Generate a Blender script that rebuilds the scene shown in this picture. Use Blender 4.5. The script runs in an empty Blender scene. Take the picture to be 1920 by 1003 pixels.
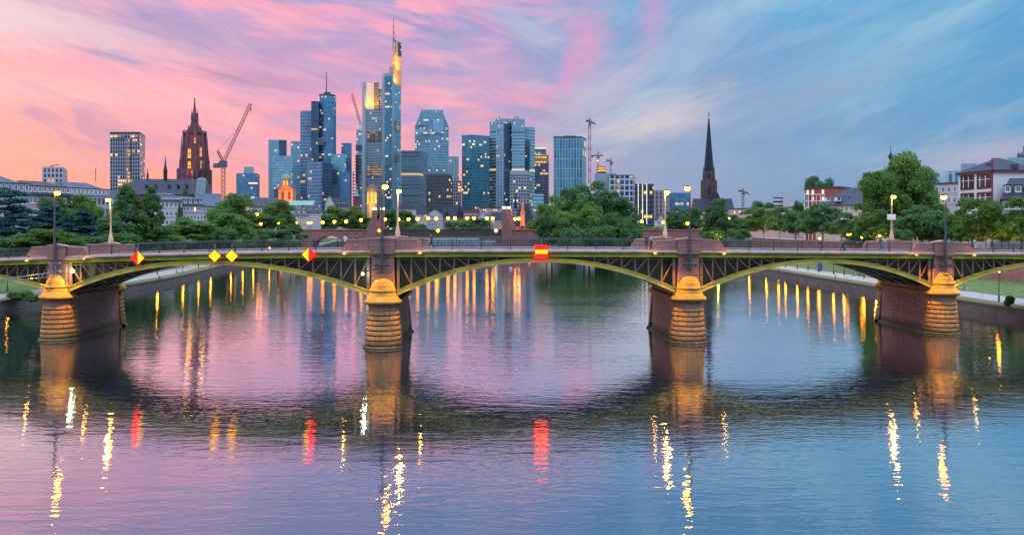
import bpy, math, random
import numpy as np
from mathutils import Vector
random.seed(7)
SC = bpy.context.scene
COL = SC.collection
F = 1600.0; HZ = 425.0; CAMZ = 13.0          # focal length in photo pixels, horizon row, eye height (m)

# ------------------------------------------------------------------ camera
cam_d = bpy.data.cameras.new("camera"); cam = bpy.data.objects.new("camera", cam_d); COL.objects.link(cam)
cam.location = (0, 0, CAMZ); cam.rotation_euler = (math.radians(90), 0, 0)
cam_d.sensor_width = 36; cam_d.lens = 36 * F / 1920
cam_d.shift_y = -(501.5 - HZ) / 1920
cam_d.clip_start = 0.5; cam_d.clip_end = 8000
SC.camera = cam
SC.view_settings.view_transform = 'Standard'; SC.view_settings.look = 'None'
SC.view_settings.exposure = 0.0; SC.view_settings.gamma = 1.0
SC.render.engine = 'CYCLES'
SC.cycles.use_denoising = True
SC.cycles.max_bounces = 5; SC.cycles.diffuse_bounces = 2; SC.cycles.glossy_bounces = 3
SC.cycles.transmission_bounces = 2; SC.cycles.sample_clamp_indirect = 6
SC.cycles.caustics_reflective = False; SC.cycles.caustics_refractive = False

def lin(r, g, b, k=1.0):
    f = lambda c: (c / 255 / 12.92 if c / 255 < .04045 else ((c / 255 + .055) / 1.055) ** 2.4) * k
    return (f(r), f(g), f(b), 1)

# ------------------------------------------------------------------ node helper
class NT:
    def __init__(s, tree): s.t = tree; s.n = tree.nodes; s.l = tree.links
    def node(s, ty, **kw):
        n = s.n.new(ty)
        for k, v in kw.items(): setattr(n, k, v)
        return n
    def put(s, sock, v):
        if isinstance(v, bpy.types.NodeSocket): s.l.new(v, sock)
        elif v is not None:
            try: sock.default_value = v
            except Exception: sock.default_value = (*v, 1)
    def m(s, op, a, b=0.0, c=0.0, clamp=False):
        n = s.node('ShaderNodeMath', operation=op, use_clamp=clamp)
        s.put(n.inputs[0], a); s.put(n.inputs[1], b); s.put(n.inputs[2], c); return n.outputs[0]
    def mix(s, f, a, b, blend='MIX'):
        n = s.node('ShaderNodeMix', data_type='RGBA', blend_type=blend); n.clamp_factor = True
        s.put(n.inputs[0], f); s.put(n.inputs[6], a); s.put(n.inputs[7], b); return n.outputs[2]
    def ramp(s, f, stops, interp='LINEAR'):
        n = s.node('ShaderNodeValToRGB'); r = n.color_ramp; r.interpolation = interp
        while len(r.elements) < len(stops): r.elements.new(0.5)
        for e, (p, c) in zip(r.elements, stops):
            e.position = p; e.color = c if len(c) == 4 else (*c, 1)
        s.put(n.inputs[0], f); return n.outputs[0]
    def sstep(s, v, lo, hi):
        n = s.node('ShaderNodeMapRange', interpolation_type='SMOOTHSTEP'); n.clamp = True
        s.put(n.inputs[0], v); s.put(n.inputs[1], lo); s.put(n.inputs[2], hi); return n.outputs[0]
    def xyz(s, x, y, z=0.0):
        n = s.node('ShaderNodeCombineXYZ'); s.put(n.inputs[0], x); s.put(n.inputs[1], y); s.put(n.inputs[2], z); return n.outputs[0]
    def noise(s, vec, scale=1.0, detail=4.0, rough=.55, dist=0.0):
        n = s.node('ShaderNodeTexNoise'); s.put(n.inputs['Vector'], vec); n.inputs['Scale'].default_value = scale
        n.inputs['Detail'].default_value = detail; n.inputs['Roughness'].default_value = rough
        n.inputs['Distortion'].default_value = dist; return n.outputs['Fac']

# ------------------------------------------------------------------ world: dusk sky with cloud streaks
W = bpy.data.worlds.new("World"); SC.world = W; W.use_nodes = True
w = NT(W.node_tree); w.n.clear()
tc = w.node('ShaderNodeTexCoord'); sx = w.node('ShaderNodeSeparateXYZ'); w.l.new(tc.outputs['Generated'], sx.inputs[0])
az = w.m('ARCTAN2', sx.outputs[0], sx.outputs[1]); el = w.m('ARCSINE', sx.outputs[2])
ta = w.m('MULTIPLY_ADD', az, 1 / 1.2, 0.5, clamp=True)
def A(px): return math.atan((px - 960) / F)
def P(px): return A(px) / 1.2 + .5
def R(*st): return w.ramp(ta, [(P(x), lin(*c)) for x, c in st])
low = R((0, (255, 158, 134)), (320, (252, 152, 158)), (560, (247, 162, 178)), (800, (222, 162, 196)), (1000, (190, 165, 197)), (1200, (150, 160, 196)), (1450, (126, 157, 197)), (1900, (112, 162, 204)))
mid = R((0, (252, 172, 176)), (320, (240, 163, 188)), (640, (212, 158, 200)), (960, (172, 158, 204)), (1200, (150, 168, 210)), (1500, (112, 160, 204)), (1900, (86, 155, 204)))
hig = R((0, (226, 178, 200)), (320, (190, 160, 205)), (640, (160, 158, 210)), (960, (132, 155, 210)), (1200, (112, 162, 214)), (1500, (100, 170, 216)), (1900, (86, 160, 212)))
sky = w.mix(w.sstep(el, .0, .16), low, mid)
sky = w.mix(w.sstep(el, .13, .28), sky, hig)
top = R((0, (172, 154, 196)), (320, (146, 148, 198)), (640, (118, 142, 196)), (960, (100, 146, 200)), (1200, (88, 150, 202)), (1900, (78, 150, 202)))
sky = w.mix(w.sstep(el, .25, .33), sky, top)
# streaky clouds, drawn in azimuth / elevation of the real sky dome
warm = w.m('ADD', w.m('MULTIPLY', az, .10), w.m('MULTIPLY', w.noise(w.xyz(az, el), 5.0, 2), .05))
v1 = w.xyz(w.m('MULTIPLY', az, 3.4), w.m('MULTIPLY', w.m('ADD', el, warm), 17))
n1 = w.noise(v1, 1.5, 6, .58, .7)
v2 = w.xyz(w.m('MULTIPLY', az, 4.5), w.m('MULTIPLY', w.m('ADD', el, w.m('MULTIPLY', az, .22)), 26), 7.3)
n2 = w.noise(v2, 1.3, 6, .6, .9)
leftm = w.m('MULTIPLY', w.m('SUBTRACT', 1.0, w.sstep(az, -.05, .16)), w.m('SUBTRACT', 1.0, w.m('MULTIPLY', w.sstep(el, .25, .33), .7)))
pinkc = w.mix(w.sstep(el, .02, .2), lin(255, 158, 140), lin(255, 164, 190))
sky = w.mix(w.m('MULTIPLY', w.m('MULTIPLY', w.sstep(n1, .45, .64), leftm), .85), sky, pinkc)
lav = w.mix(w.sstep(el, .03, .2), lin(222, 140, 160), lin(160, 146, 198))
sky = w.mix(w.m('MULTIPLY', w.m('MULTIPLY', w.sstep(n2, .5, .72), leftm), w.m('MULTIPLY_ADD', w.sstep(el, .03, .17), .75, .22)), sky, lav)
v3 = w.xyz(w.m('MULTIPLY', az, 5.0), w.m('MULTIPLY', w.m('ADD', el, w.m('MULTIPLY', az, -.36)), 11), 3.1)
n3 = w.noise(v3, 1.4, 6, .52, 1.1)
rightm = w.m('MULTIPLY', w.sstep(az, -.02, .2), w.sstep(el, .04, .14))
sky = w.mix(w.m('MULTIPLY', w.m('MULTIPLY', w.sstep(n3, .46, .74), rightm), .74), sky, lin(160, 204, 224))
v4 = w.xyz(w.m('MULTIPLY', az, 2.2), w.m('MULTIPLY', w.m('ADD', el, w.m('MULTIPLY', az, -.5)), 8), 9.1)
n4 = w.noise(v4, 1.7, 5, .55, .8)
sky = w.mix(w.m('MULTIPLY', w.m('MULTIPLY', w.sstep(n4, .5, .68), w.sstep(az, -.05, .2)), .35), sky, lin(118, 150, 194))
v5 = w.xyz(w.m('MULTIPLY', az, 11), w.m('MULTIPLY', w.m('ADD', el, w.m('MULTIPLY', az, w.m('MULTIPLY_ADD', az, -.5, .02))), 42), 5.5)
n5 = w.noise(v5, 1.0, 5, .6, .6); fade = w.sstep(el, .02, .10)
sky = w.mix(w.m('MULTIPLY', w.m('MULTIPLY', w.sstep(n5, .5, .68), fade), w.m('MULTIPLY_ADD', leftm, .28, .20)), sky, w.mix(leftm, lin(178, 196, 220), lin(255, 182, 196)))
sky = w.mix(w.m('MULTIPLY', w.m('MULTIPLY', w.sstep(n5, .5, .32), fade), w.m('MULTIPLY_ADD', leftm, .28, .20)), sky, w.mix(leftm, lin(108, 138, 184), lin(176, 142, 188)))
def cloud(px, py, ra, re, rot, col, amt, ns=5.0):
    global sky
    a0 = A(px); e0 = math.atan((HZ - py) / F * math.cos(a0)); c, s_ = math.cos(rot), math.sin(rot)
    da = w.m('SUBTRACT', az, a0); de = w.m('SUBTRACT', el, e0)
    u = w.m('DIVIDE', w.m('ADD', w.m('MULTIPLY', da, c), w.m('MULTIPLY', de, s_)), ra)
    v = w.m('DIVIDE', w.m('SUBTRACT', w.m('MULTIPLY', de, c), w.m('MULTIPLY', da, s_)), re)
    d = w.m('SQRT', w.m('ADD', w.m('MULTIPLY', u, u), w.m('MULTIPLY', v, v)))
    nn = w.noise(w.xyz(w.m('MULTIPLY', u, .6), w.m('MULTIPLY', v, 1.1), px * .1), ns * .5, 6, .62, .6)
    f = w.sstep(w.m('ADD', d, w.m('MULTIPLY_ADD', nn, 1.6, -.8)), 1.25, .0)
    sky = w.mix(w.m('MULTIPLY', f, amt), sky, lin(*col))
cloud(1095, 100, .030, .075, -.25, (222, 150, 200), .75)
cloud(1225, 30, .022, .05, -.15, (205, 150, 205), .65)
cloud(920, 130, .05, .06, .4, (225, 160, 200), .5)
cloud(1230, 225, .10, .032, .22, (206, 196, 206), .95)
cloud(1130, 165, .09, .03, .55, (190, 186, 208), .7)
cloud(1320, 60, .11, .05, .75, (166, 192, 218), .55)
cloud(985, 50, .07, .022, -.5, (176, 186, 216), .7)
cloud(1640, 110, .15, .06, .35, (140, 190, 216), .6)
cloud(1480, 190, .16, .03, .3, (140, 160, 200), .6)
cloud(700, 100, .10, .02, -.2, (165, 150, 200), .7)
cloud(330, 60, .12, .025, -.12, (172, 152, 196), .7)
cloud(480, 150, .10, .012, -.06, (190, 140, 180), .7)
cloud(640, 190, .08, .014, .0, (250, 150, 180), .6)
cloud(1830, 290, .10, .022, .12, (178, 176, 202), .8)
cloud(20, 30, .08, .035, -.1, (240, 208, 214), .85)
cloud(160, 60, .12, .02, -.18, (226, 196, 210), .7)
cloud(120, 170, .2, .02, -.05, (250, 190, 190), .6)
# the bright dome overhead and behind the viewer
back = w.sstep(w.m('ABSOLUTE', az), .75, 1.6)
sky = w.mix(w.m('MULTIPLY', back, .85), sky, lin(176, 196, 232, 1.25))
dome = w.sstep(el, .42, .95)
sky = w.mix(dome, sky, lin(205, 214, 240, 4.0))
nis = w.node('ShaderNodeTexSky', sky_type='NISHITA'); nis.sun_disc = False
nis.sun_elevation = math.radians(2); nis.sun_rotation = math.radians(-55)
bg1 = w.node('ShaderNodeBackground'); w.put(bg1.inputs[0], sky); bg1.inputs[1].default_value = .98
bg2 = w.node('ShaderNodeBackground'); w.put(bg2.inputs[0], nis.outputs[0]); bg2.inputs[1].default_value = .03
ad = w.node('ShaderNodeAddShader'); w.l.new(bg1.outputs[0], ad.inputs[0]); w.l.new(bg2.outputs[0], ad.inputs[1])
wo = w.node('ShaderNodeOutputWorld'); w.l.new(ad.outputs[0], wo.inputs[0])

# sun just below the cloud rim on the left: weak, wide, pink
sd = bpy.data.lights.new("sun", 'SUN'); sd.energy = .5; sd.angle = math.radians(14); sd.color = (1, .62, .5)
so = bpy.data.objects.new("sun", sd); COL.objects.link(so)
so.rotation_euler = Vector((math.sin(math.radians(-55)), math.cos(math.radians(-55)), .12)).to_track_quat('Z', 'Y').to_euler()

# ------------------------------------------------------------------ geometry helpers
def at(px, py, Y): return Vector(((px - 960) / F * Y, Y, CAMZ - (py - HZ) / F * Y))
def X_(px, Y): return (px - 960) / F * Y
def Z_(py, Y): return CAMZ - (py - HZ) / F * Y
WL = {}
def wl(o): return WL.get(o.name, Vector((0, 0, 0)))
def tag(o, label=None, cat=None, group=None, kind=None):
    if label: o['label'] = label
    if cat: o['category'] = cat
    if group: o['group'] = group
    if kind: o['kind'] = kind
    return o
def empty(name, loc, label=None, cat=None, group=None, kind=None):
    o = bpy.data.objects.new(name, None); COL.objects.link(o); o.location = loc; o.empty_display_size = .5
    WL[o.name] = Vector(loc); return tag(o, label, cat, group, kind)

class MB:
    def __init__(s): s.v = []; s.f = []; s.mi = []; s.uv = []
    def face(s, pts, m=0, uv=None):
        i = len(s.v); s.v += [tuple(p) for p in pts]; s.f.append(tuple(range(i, i + len(pts)))); s.mi.append(m)
        s.uv.append(uv or [(0, 0)] * len(pts))
    def box(s, c, d, rz=0.0, m=0, ry=0.0):
        cx, cy, cz = c; hx, hy, hz = d[0] / 2, d[1] / 2, d[2] / 2; C, S = math.cos(rz), math.sin(rz); Cy, Sy = math.cos(ry), math.sin(ry)
        P = []
        for z in (-hz, hz):
            for x, y in ((-hx, -hy), (hx, -hy), (hx, hy), (-hx, hy)):
                x2, z2 = x * Cy + z * Sy, -x * Sy + z * Cy
                P.append((cx + x2 * C - y * S, cy + x2 * S + y * C, cz + z2))
        for q, (du, dv) in (((0, 1, 5, 4), (0, 2)), ((1, 2, 6, 5), (1, 2)), ((2, 3, 7, 6), (0, 2)), ((3, 0, 4, 7), (1, 2)), ((4, 5, 6, 7), (0, 1)), ((3, 2, 1, 0), (0, 1))):
            a, b = d[du], d[dv]
            s.face([P[k] for k in q], m, [(0, cz - hz), (a, cz - hz), (a, cz - hz + b), (0, cz - hz + b)])
    def bar(s, a, b, wd, m=0, dp=None):
        a, b = Vector(a), Vector(b); d = (b - a); L = d.length
        if L < 1e-5: return
        d /= L; up = Vector((0, 0, 1)) if abs(d.z) < .95 else Vector((0, 1, 0)); sdv = d.cross(up).normalized(); u2 = sdv.cross(d)
        dp = dp or wd; P = []
        for p in (a, b):
            for i, j in ((-1, -1), (1, -1), (1, 1), (-1, 1)): P.append(p + sdv * i * wd / 2 + u2 * j * dp / 2)
        for q in ((0, 1, 5, 4), (1, 2, 6, 5), (2, 3, 7, 6), (3, 0, 4, 7), (4, 5, 6, 7), (3, 2, 1, 0)): s.face([P[k] for k in q], m)
    def tube(s, a, b, r0, r1=None, n=8, m=0):
        a, b = Vector(a), Vector(b); r1 = r0 if r1 is None else r1; d = (b - a).normalized()
        up = Vector((0, 0, 1)) if abs(d.z) < .95 else Vector((0, 1, 0)); e = d.cross(up).normalized(); g = d.cross(e)
        A0 = [a + (e * math.cos(t) + g * math.sin(t)) * r0 for t in [2 * math.pi * k / n for k in range(n)]]
        B0 = [b + (e * math.cos(t) + g * math.sin(t)) * r1 for t in [2 * math.pi * k / n for k in range(n)]]
        for k in range(n): s.face([A0[k], A0[(k + 1) % n], B0[(k + 1) % n], B0[k]], m)
        s.face(B0, m); s.face(A0[::-1], m)
    def lathe(s, c, prof, n=24, a0=0.0, a1=2 * math.pi, m=0, sy=1.0, cap=True):
        cx, cy, cz = c; full = abs(a1 - a0 - 2 * math.pi) < 1e-6; R_ = []
        K = n if full else n + 1
        for r, z in prof: R_.append([(cx + r * math.cos(a0 + (a1 - a0) * k / n), cy + sy * r * math.sin(a0 + (a1 - a0) * k / n), cz + z) for k in range(K)])
        for i in range(len(prof) - 1):
            mm = m[i] if isinstance(m, (list, tuple)) else m
            for k in range(n):
                k2 = (k + 1) % K
                per = prof[i][0] * (a1 - a0) / n
                s.face([R_[i][k], R_[i][k2], R_[i + 1][k2], R_[i + 1][k]], mm, [(k * per, prof[i][1]), ((k + 1) * per, prof[i][1]), ((k + 1) * per, prof[i + 1][1]), (k * per, prof[i + 1][1])])
        if cap:
            mm = m[-1] if isinstance(m, (list, tuple)) else m
            if prof[-1][0] > 1e-4: s.face(R_[-1], mm)
            if prof[0][0] > 1e-4: s.face(R_[0][::-1], mm)
    def prism(s, poly, z0, z1, m=0, cap=None, top=None):
        # poly: list of (x, y) counter-clockwise seen from above; top: optional list of other (x, y) for tapering
        top = top or poly; n = len(poly); u = 0.0; z1s = z1 if isinstance(z1, (list, tuple)) else [z1] * n
        for k in range(n):
            a, b = poly[k], poly[(k + 1) % n]; c, d = top[k], top[(k + 1) % n]; L = math.hypot(b[0] - a[0], b[1] - a[1])
            za, zb = z1s[k], z1s[(k + 1) % n]
            s.face([(a[0], a[1], z0), (b[0], b[1], z0), (d[0], d[1], zb), (c[0], c[1], za)], m, [(u, z0), (u + L, z0), (u + L, zb), (u, za)]); u += L
        cm = m if cap is None else cap
        s.face([(p[0], p[1], z) for p, z in zip(top, z1s)], cm); s.face([(p[0], p[1], z0) for p in poly[::-1]], cm)
    def build(s, name, mats, parent=None, smooth=False, org=None):
        me = bpy.data.meshes.new(name)
        V = np.array(s.v, dtype=float).reshape(-1, 3)
        if parent is not None: og = np.array(wl(parent))
        elif org is not None: og = np.array(org, dtype=float)
        else: og = np.array([(V[:, 0].min() + V[:, 0].max()) / 2, (V[:, 1].min() + V[:, 1].max()) / 2, V[:, 2].min()])
        me.from_pydata([tuple(p) for p in (V - og)], [], s.f)
        for m_ in (mats if isinstance(mats, (list, tuple)) else [mats]): me.materials.append(m_)
        me.polygons.foreach_set('material_index', s.mi)
        ul = me.uv_layers.new(name='UVMap'); ul.data.foreach_set('uv', [c for f in s.uv for p in f for c in p])
        if smooth:
            import bmesh
            b = bmesh.new(); b.from_mesh(me); bmesh.ops.remove_doubles(b, verts=b.verts, dist=1e-4); b.to_mesh(me); b.free()
            me.polygons.foreach_set('use_smooth', [True] * len(me.polygons)); me.set_sharp_from_angle(angle=math.radians(38))
        me.update()
        o = bpy.data.objects.new(name, me); COL.objects.link(o)
        if parent is not None: o.parent = parent; WL[o.name] = wl(parent).copy()
        else: o.location = og; WL[o.name] = Vector(og)
        return o
def copy_tree(o, parent=None):
    c = o.copy(); COL.objects.link(c)
    if parent is not None: c.parent = parent
    for ch in list(o.children): copy_tree(ch, c)
    return c

# ------------------------------------------------------------------ materials
def new_mat(name):
    m = bpy.data.materials.new(name); m.use_nodes = True; t = NT(m.node_tree); b = t.n['Principled BSDF']; return m, t, b
def simple(name, c, rough=.7, metal=0.0, var=.18, scale=1.5, bump=0.0, spec=.4, stretch=(1, 1, 1)):
    m, t, b = new_mat(name); tc = t.node('ShaderNodeTexCoord'); mp = t.node('ShaderNodeMapping'); mp.inputs['Scale'].default_value = stretch
    t.l.new(tc.outputs['Object'], mp.inputs[0])
    n = t.noise(mp.outputs[0], scale, 5, .6)
    hi = tuple(min(1, x * (1 + var)) for x in c[:3]); lo = tuple(x * (1 - var) for x in c[:3])
    t.put(b.inputs['Base Color'], t.ramp(n, [(.3, lo), (.7, hi)]))
    b.inputs['Roughness'].default_value = rough; b.inputs['Metallic'].default_value = metal; b.inputs['Specular IOR Level'].default_value = spec
    if bump:
        bp = t.node('ShaderNodeBump'); bp.inputs['Strength'].default_value = bump; bp.inputs['Distance'].default_value = .05
        t.l.new(n, bp.inputs['Height']); t.l.new(bp.outputs[0], b.inputs['Normal'])
    return m
def emit(name, c, k):
    m, t, b = new_mat(name); b.inputs['Base Color'].default_value = (*c[:3], 1)
    b.inputs['Emission Color'].default_value = (*c[:3], 1); b.inputs['Emission Strength'].default_value = k; return m
def brick(name, c1, c2, mortar, bw, bh, rough=.85, stain=.35, bump=.3, voff=0.0, algae=0.0):
    # UV-mapped block masonry with stains
    m, t, b = new_mat(name); tc = t.node('ShaderNodeTexCoord')
    k = t.node('ShaderNodeTexBrick'); mp = t.node('ShaderNodeMapping'); mp.inputs['Location'].default_value = (0, -voff, 0); t.l.new(tc.outputs['UV'], mp.inputs[0]); t.l.new(mp.outputs[0], k.inputs['Vector']); k.inputs['Scale'].default_value = 1
    k.inputs['Brick Width'].default_value = bw; k.inputs['Row Height'].default_value = bh; k.inputs['Mortar Size'].default_value = .026
    k.inputs['Color1'].default_value = (*c1, 1); k.inputs['Color2'].default_value = (*c2, 1); k.inputs['Mortar'].default_value = (*mortar, 1)
    n = t.noise(tc.outputs['Object'], .55, 6, .65); n2 = t.noise(tc.outputs['Object'], 4, 4, .6)
    c = t.mix(t.m('MULTIPLY', t.sstep(n, .42, .72), stain), k.outputs['Color'], tuple(x * .45 for x in c1) + (1,))
    c = t.mix(t.m('MULTIPLY', t.sstep(n2, .5, .75), stain * .6), c, tuple(min(1, x * 1.5) for x in c2) + (1,))
    if algae:
        s = t.node('ShaderNodeSeparateXYZ'); t.l.new(tc.outputs['Object'], s.inputs[0])
        c = t.mix(t.m('MULTIPLY', t.sstep(t.m('ADD', s.outputs[2], t.m('MULTIPLY_ADD', n, 2.4, -1.2)), algae + .5, algae - .3), .8), c, (.05, .045, .022, 1))
        n3 = t.noise(t.xyz(t.m('MULTIPLY', s.outputs[0], 2.2), t.m('MULTIPLY', s.outputs[1], 2.2), t.m('MULTIPLY', s.outputs[2], .25)), 1.0, 4, .6)
        c = t.mix(t.m('MULTIPLY', t.sstep(n3, .52, .68), .55), c, tuple(v * .35 for v in c1) + (1,))
    t.put(b.inputs['Base Color'], c); b.inputs['Roughness'].default_value = rough; b.inputs['Specular IOR Level'].default_value = .3
    bp = t.node('ShaderNodeBump'); bp.inputs['Strength'].default_value = bump; bp.inputs['Distance'].default_value = .06
    t.l.new(t.m('SUBTRACT', n2, k.outputs['Fac']), bp.inputs['Height']); t.l.new(bp.outputs[0], b.inputs['Normal'])
    return m
SEED = [0]
def facade(name, glass, frame, ww=1.5, hh=3.6, fw=.12, fh=.18, lit=.06, lc=(1, .52, .10), lk=.8, metal=.55, rough=.25, vary=.35, cl=.25):
    """curtain wall: u = metres along the wall, v = height; mullions, tinted panes, a few lit rooms"""
    SEED[0] += 1
    m, t, b = new_mat(name); tc = t.node('ShaderNodeTexCoord'); s = t.node('ShaderNodeSeparateXYZ'); t.l.new(tc.outputs['UV'], s.inputs[0])
    x = t.m('DIVIDE', s.outputs[0], ww); y = t.m('DIVIDE', s.outputs[1], hh)
    fx = t.m('FRACT', x); fy = t.m('FRACT', y); ix = t.m('FLOOR', x); iy = t.m('FLOOR', y)
    fr = t.m('MAXIMUM', t.m('LESS_THAN', fx, fw), t.m('LESS_THAN', fy, fh))
    wn = t.node('ShaderNodeTexWhiteNoise', noise_dimensions='3D'); t.put(wn.inputs['Vector'], t.xyz(ix, iy, SEED[0] * 1.7))
    nz = t.noise(t.xyz(t.m('MULTIPLY', ix, cl * .35), t.m('MULTIPLY', iy, cl), SEED[0] * 3.1), 1.0, 2, .5)
    th = t.m('SUBTRACT', 1.0, t.m('MULTIPLY', t.sstep(nz, .45, .75), lit * 3.2))
    wg = t.node('ShaderNodeTexWhiteNoise', noise_dimensions='3D'); t.put(wg.inputs['Vector'], t.xyz(t.m('FLOOR', t.m('DIVIDE', x, 3.0)), iy, SEED[0] * 2.9))
    room = t.m('GREATER_THAN', t.m('MULTIPLY_ADD', wn.outputs['Value'], .35, t.m('MULTIPLY', wg.outputs['Value'], .65)), t.m('MULTIPLY_ADD', th, .70, .15))
    room = t.m('MULTIPLY', room, t.m('GREATER_THAN', fy, .42))
    isl = t.m('MULTIPLY', t.m('MULTIPLY', room, t.m('SUBTRACT', 1.0, fr)), t.m('MULTIPLY_ADD', wn.outputs['Value'], 1.1, .15))
    br = t.m('MULTIPLY_ADD', wn.outputs['Value'], 2 * vary, 1 - vary)
    g = t.mix(1.0, (*glass, 1), t.xyz(br, br, br), 'MULTIPLY')
    dn = t.noise(tc.outputs['Object'], .03, 3, .5)
    g = t.mix(t.m('MULTIPLY', t.sstep(dn, .35, .7), .4), g, tuple(v * 1.5 for v in glass) + (1,))
    t.put(b.inputs['Base Color'], t.mix(fr, g, (*frame, 1)))
    t.put(b.inputs['Metallic'], t.m('MULTIPLY', t.m('SUBTRACT', 1.0, fr), metal)); t.put(b.inputs['Roughness'], t.m('MULTIPLY_ADD', fr, .35, rough))
    b.inputs['Emission Color'].default_value = (*lc, 1); t.put(b.inputs['Emission Strength'], t.m('MULTIPLY', isl, lk))
    return m
M = {}
sand1, sand2 = (.36, .20, .17), (.29, .155, .135)
M['sand'] = brick('pink_sandstone', sand1, sand2, (.17, .11, .10), 1.15, .38)
M['sandfine'] = simple('dressed_sandstone', (.40, .25, .22), .8, var=.3, scale=1.2, bump=.2)
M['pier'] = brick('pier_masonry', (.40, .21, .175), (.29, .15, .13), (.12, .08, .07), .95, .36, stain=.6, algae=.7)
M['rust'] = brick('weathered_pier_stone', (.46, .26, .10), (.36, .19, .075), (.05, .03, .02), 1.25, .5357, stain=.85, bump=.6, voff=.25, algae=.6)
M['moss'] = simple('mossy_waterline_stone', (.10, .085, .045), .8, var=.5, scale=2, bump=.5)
M['capst'] = brick('floodlit_tint_cap_stone', (.46, .29, .055), (.38, .23, .045), (.14, .08, .03), 1.05, .46, stain=.55, bump=.5, voff=.12)  # amber floodlight partly painted in: cap stone given a yellow base
M['arch'] = simple('olive_paint_with_glow', (.46, .385, .065), .5, var=.35, scale=.9, stretch=(.6, 1, 3))  # olive rib paint, brightened to hold the golden lamp glow
M['green'] = simple('green_paint_with_glow', (.28, .38, .015), .5, var=.35, scale=.8, stretch=(.5, 1, 1))  # green girder paint with the glow of its lighting mixed into the colour
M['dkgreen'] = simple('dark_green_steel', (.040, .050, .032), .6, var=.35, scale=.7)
M['soffit'] = simple('dark_steel_plate', (.055, .05, .042), .6, var=.4, scale=.5)  # dark brownish metal, tone varied by noise
M['truss'] = simple('rusty_brown_steel', (.20, .125, .085), .65, var=.3)
M['rail'] = simple('dark_grey_railing_paint', (.035, .042, .05), .5, var=.2)
M['railtop'] = simple('grey_handrail_paint', (.10, .12, .14), .4, var=.2)
M['steel'] = simple('galvanised_steel', (.20, .22, .25), .45, .4, var=.15)
M['darkpole'] = simple('dark_lamp_post_paint', (.045, .055, .075), .5, var=.2)
M['goldpole'] = simple('lamplit_gold_post', (.52, .36, .22), .55, var=.15)  # gold of the lamplight put into the far posts' colour
M['asphalt'] = simple('asphalt', (.055, .055, .06), .85, var=.25, scale=2)
M['paving'] = simple('paving', (.30, .28, .28), .8, var=.2, scale=1)
M['grass'] = simple('lawn', (.075, .13, .03), .9, var=.45, scale=.8, bump=.3)
M['soil'] = simple('soil', (.09, .08, .05), .9, var=.4)
M['quay'] = brick('quay_stone', (.16, .135, .12), (.12, .10, .09), (.07, .06, .055), 1.4, .45, stain=.6)
M['retain'] = brick('retaining_wall_stone', (.36, .17, .15), (.28, .13, .12), (.2, .12, .11), 1.1, .4, stain=.4)
M['plaster'] = simple('white_plaster', (.50, .50, .53), .85, var=.1, scale=.4)
M['cream'] = simple('cream_plaster', (.62, .50, .38), .85, var=.12, scale=.4)
M['pinkpl'] = simple('pink_plaster', (.55, .36, .33), .85, var=.12, scale=.4)
M['greypl'] = simple('grey_plaster', (.36, .38, .42), .85, var=.12, scale=.4)
M['redbr'] = simple('red_brick_wall', (.36, .09, .08), .85, var=.25, scale=1)
M['redst'] = simple('red_sandstone_trim', (.17, .05, .055), .85, var=.25, scale=1.3)
def tiles(name, c, sc=1.0):
    m, t, b = new_mat(name); tc = t.node('ShaderNodeTexCoord'); s = t.node('ShaderNodeSeparateXYZ'); t.l.new(tc.outputs['Object'], s.inputs[0])
    wv = t.m('FRACT', t.m('MULTIPLY', s.outputs[2], 1.8 * sc)); n = t.noise(tc.outputs['Object'], .35, 5, .6); n2 = t.noise(tc.outputs['Object'], 3.5, 3, .6)
    f = t.m('ADD', t.m('MULTIPLY', n, .7), t.m('ADD', t.m('MULTIPLY', n2, .35), t.m('MULTIPLY', wv, -.12)))
    t.put(b.inputs['Base Color'], t.ramp(f, [(.3, tuple(x * .6 for x in c)), (.7, tuple(x * 1.4 for x in c))])); b.inputs['Roughness'].default_value = .6; b.inputs['Specular IOR Level'].default_value = .25
    return m
M['slate'] = tiles('slate_roof', (.028, .042, .068)); M['slateb'] = tiles('pale_slate_roof', (.050, .082, .125)); M['navy'] = tiles('dark_blue_slate_roof', (.016, .028, .05))
M['copper'] = tiles('green_copper_roof', (.16, .36, .27)); M['redtile'] = tiles('red_tile_roof', (.22, .09, .07))
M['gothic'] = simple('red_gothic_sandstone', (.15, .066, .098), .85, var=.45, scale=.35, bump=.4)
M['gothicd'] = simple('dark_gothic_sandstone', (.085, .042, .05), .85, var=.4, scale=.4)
M['lampglow'] = emit('sodium_lamp', (1, .31, .006), 90)
M['lampfar'] = emit('amber_street_lamp', (1, .30, .014), 26)
M['lampbank'] = emit('warm_promenade_lamp', (1, .32, .012), 75)
M['white_lamp'] = emit('white_lamp_box', (1, .80, .42), 2.6)
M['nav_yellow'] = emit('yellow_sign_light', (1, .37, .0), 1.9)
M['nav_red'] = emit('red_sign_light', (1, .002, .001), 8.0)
M['litwin'] = emit('lit_room', (1, .6, .22), 1.2)
M['amberwin'] = emit('amber_lit_window', (1, .42, .04), 1.1)
M['gold'] = simple('ochre_stone_and_lit_crown', (.55, .36, .18), .8, var=.25, scale=.6)  # church stone; on the skyscraper crown, floodlight yellow put into the colour
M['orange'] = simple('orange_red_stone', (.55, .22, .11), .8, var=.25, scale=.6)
M['whitepaint'] = simple('white_paint', (.75, .76, .78), .5, var=.05)
M['blackpaint'] = simple('black_paint', (.03, .03, .035), .5, var=.1)
M['whitewall'] = simple('bright_white_render', (.76, .74, .76), .85, var=.08, scale=.4)
M['cranered'] = simple('crane_red_brown_paint', (.26, .10, .09), .55, var=.2)
M['cranegrey'] = simple('crane_grey_paint', (.13, .12, .14), .55, var=.2)
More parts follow.
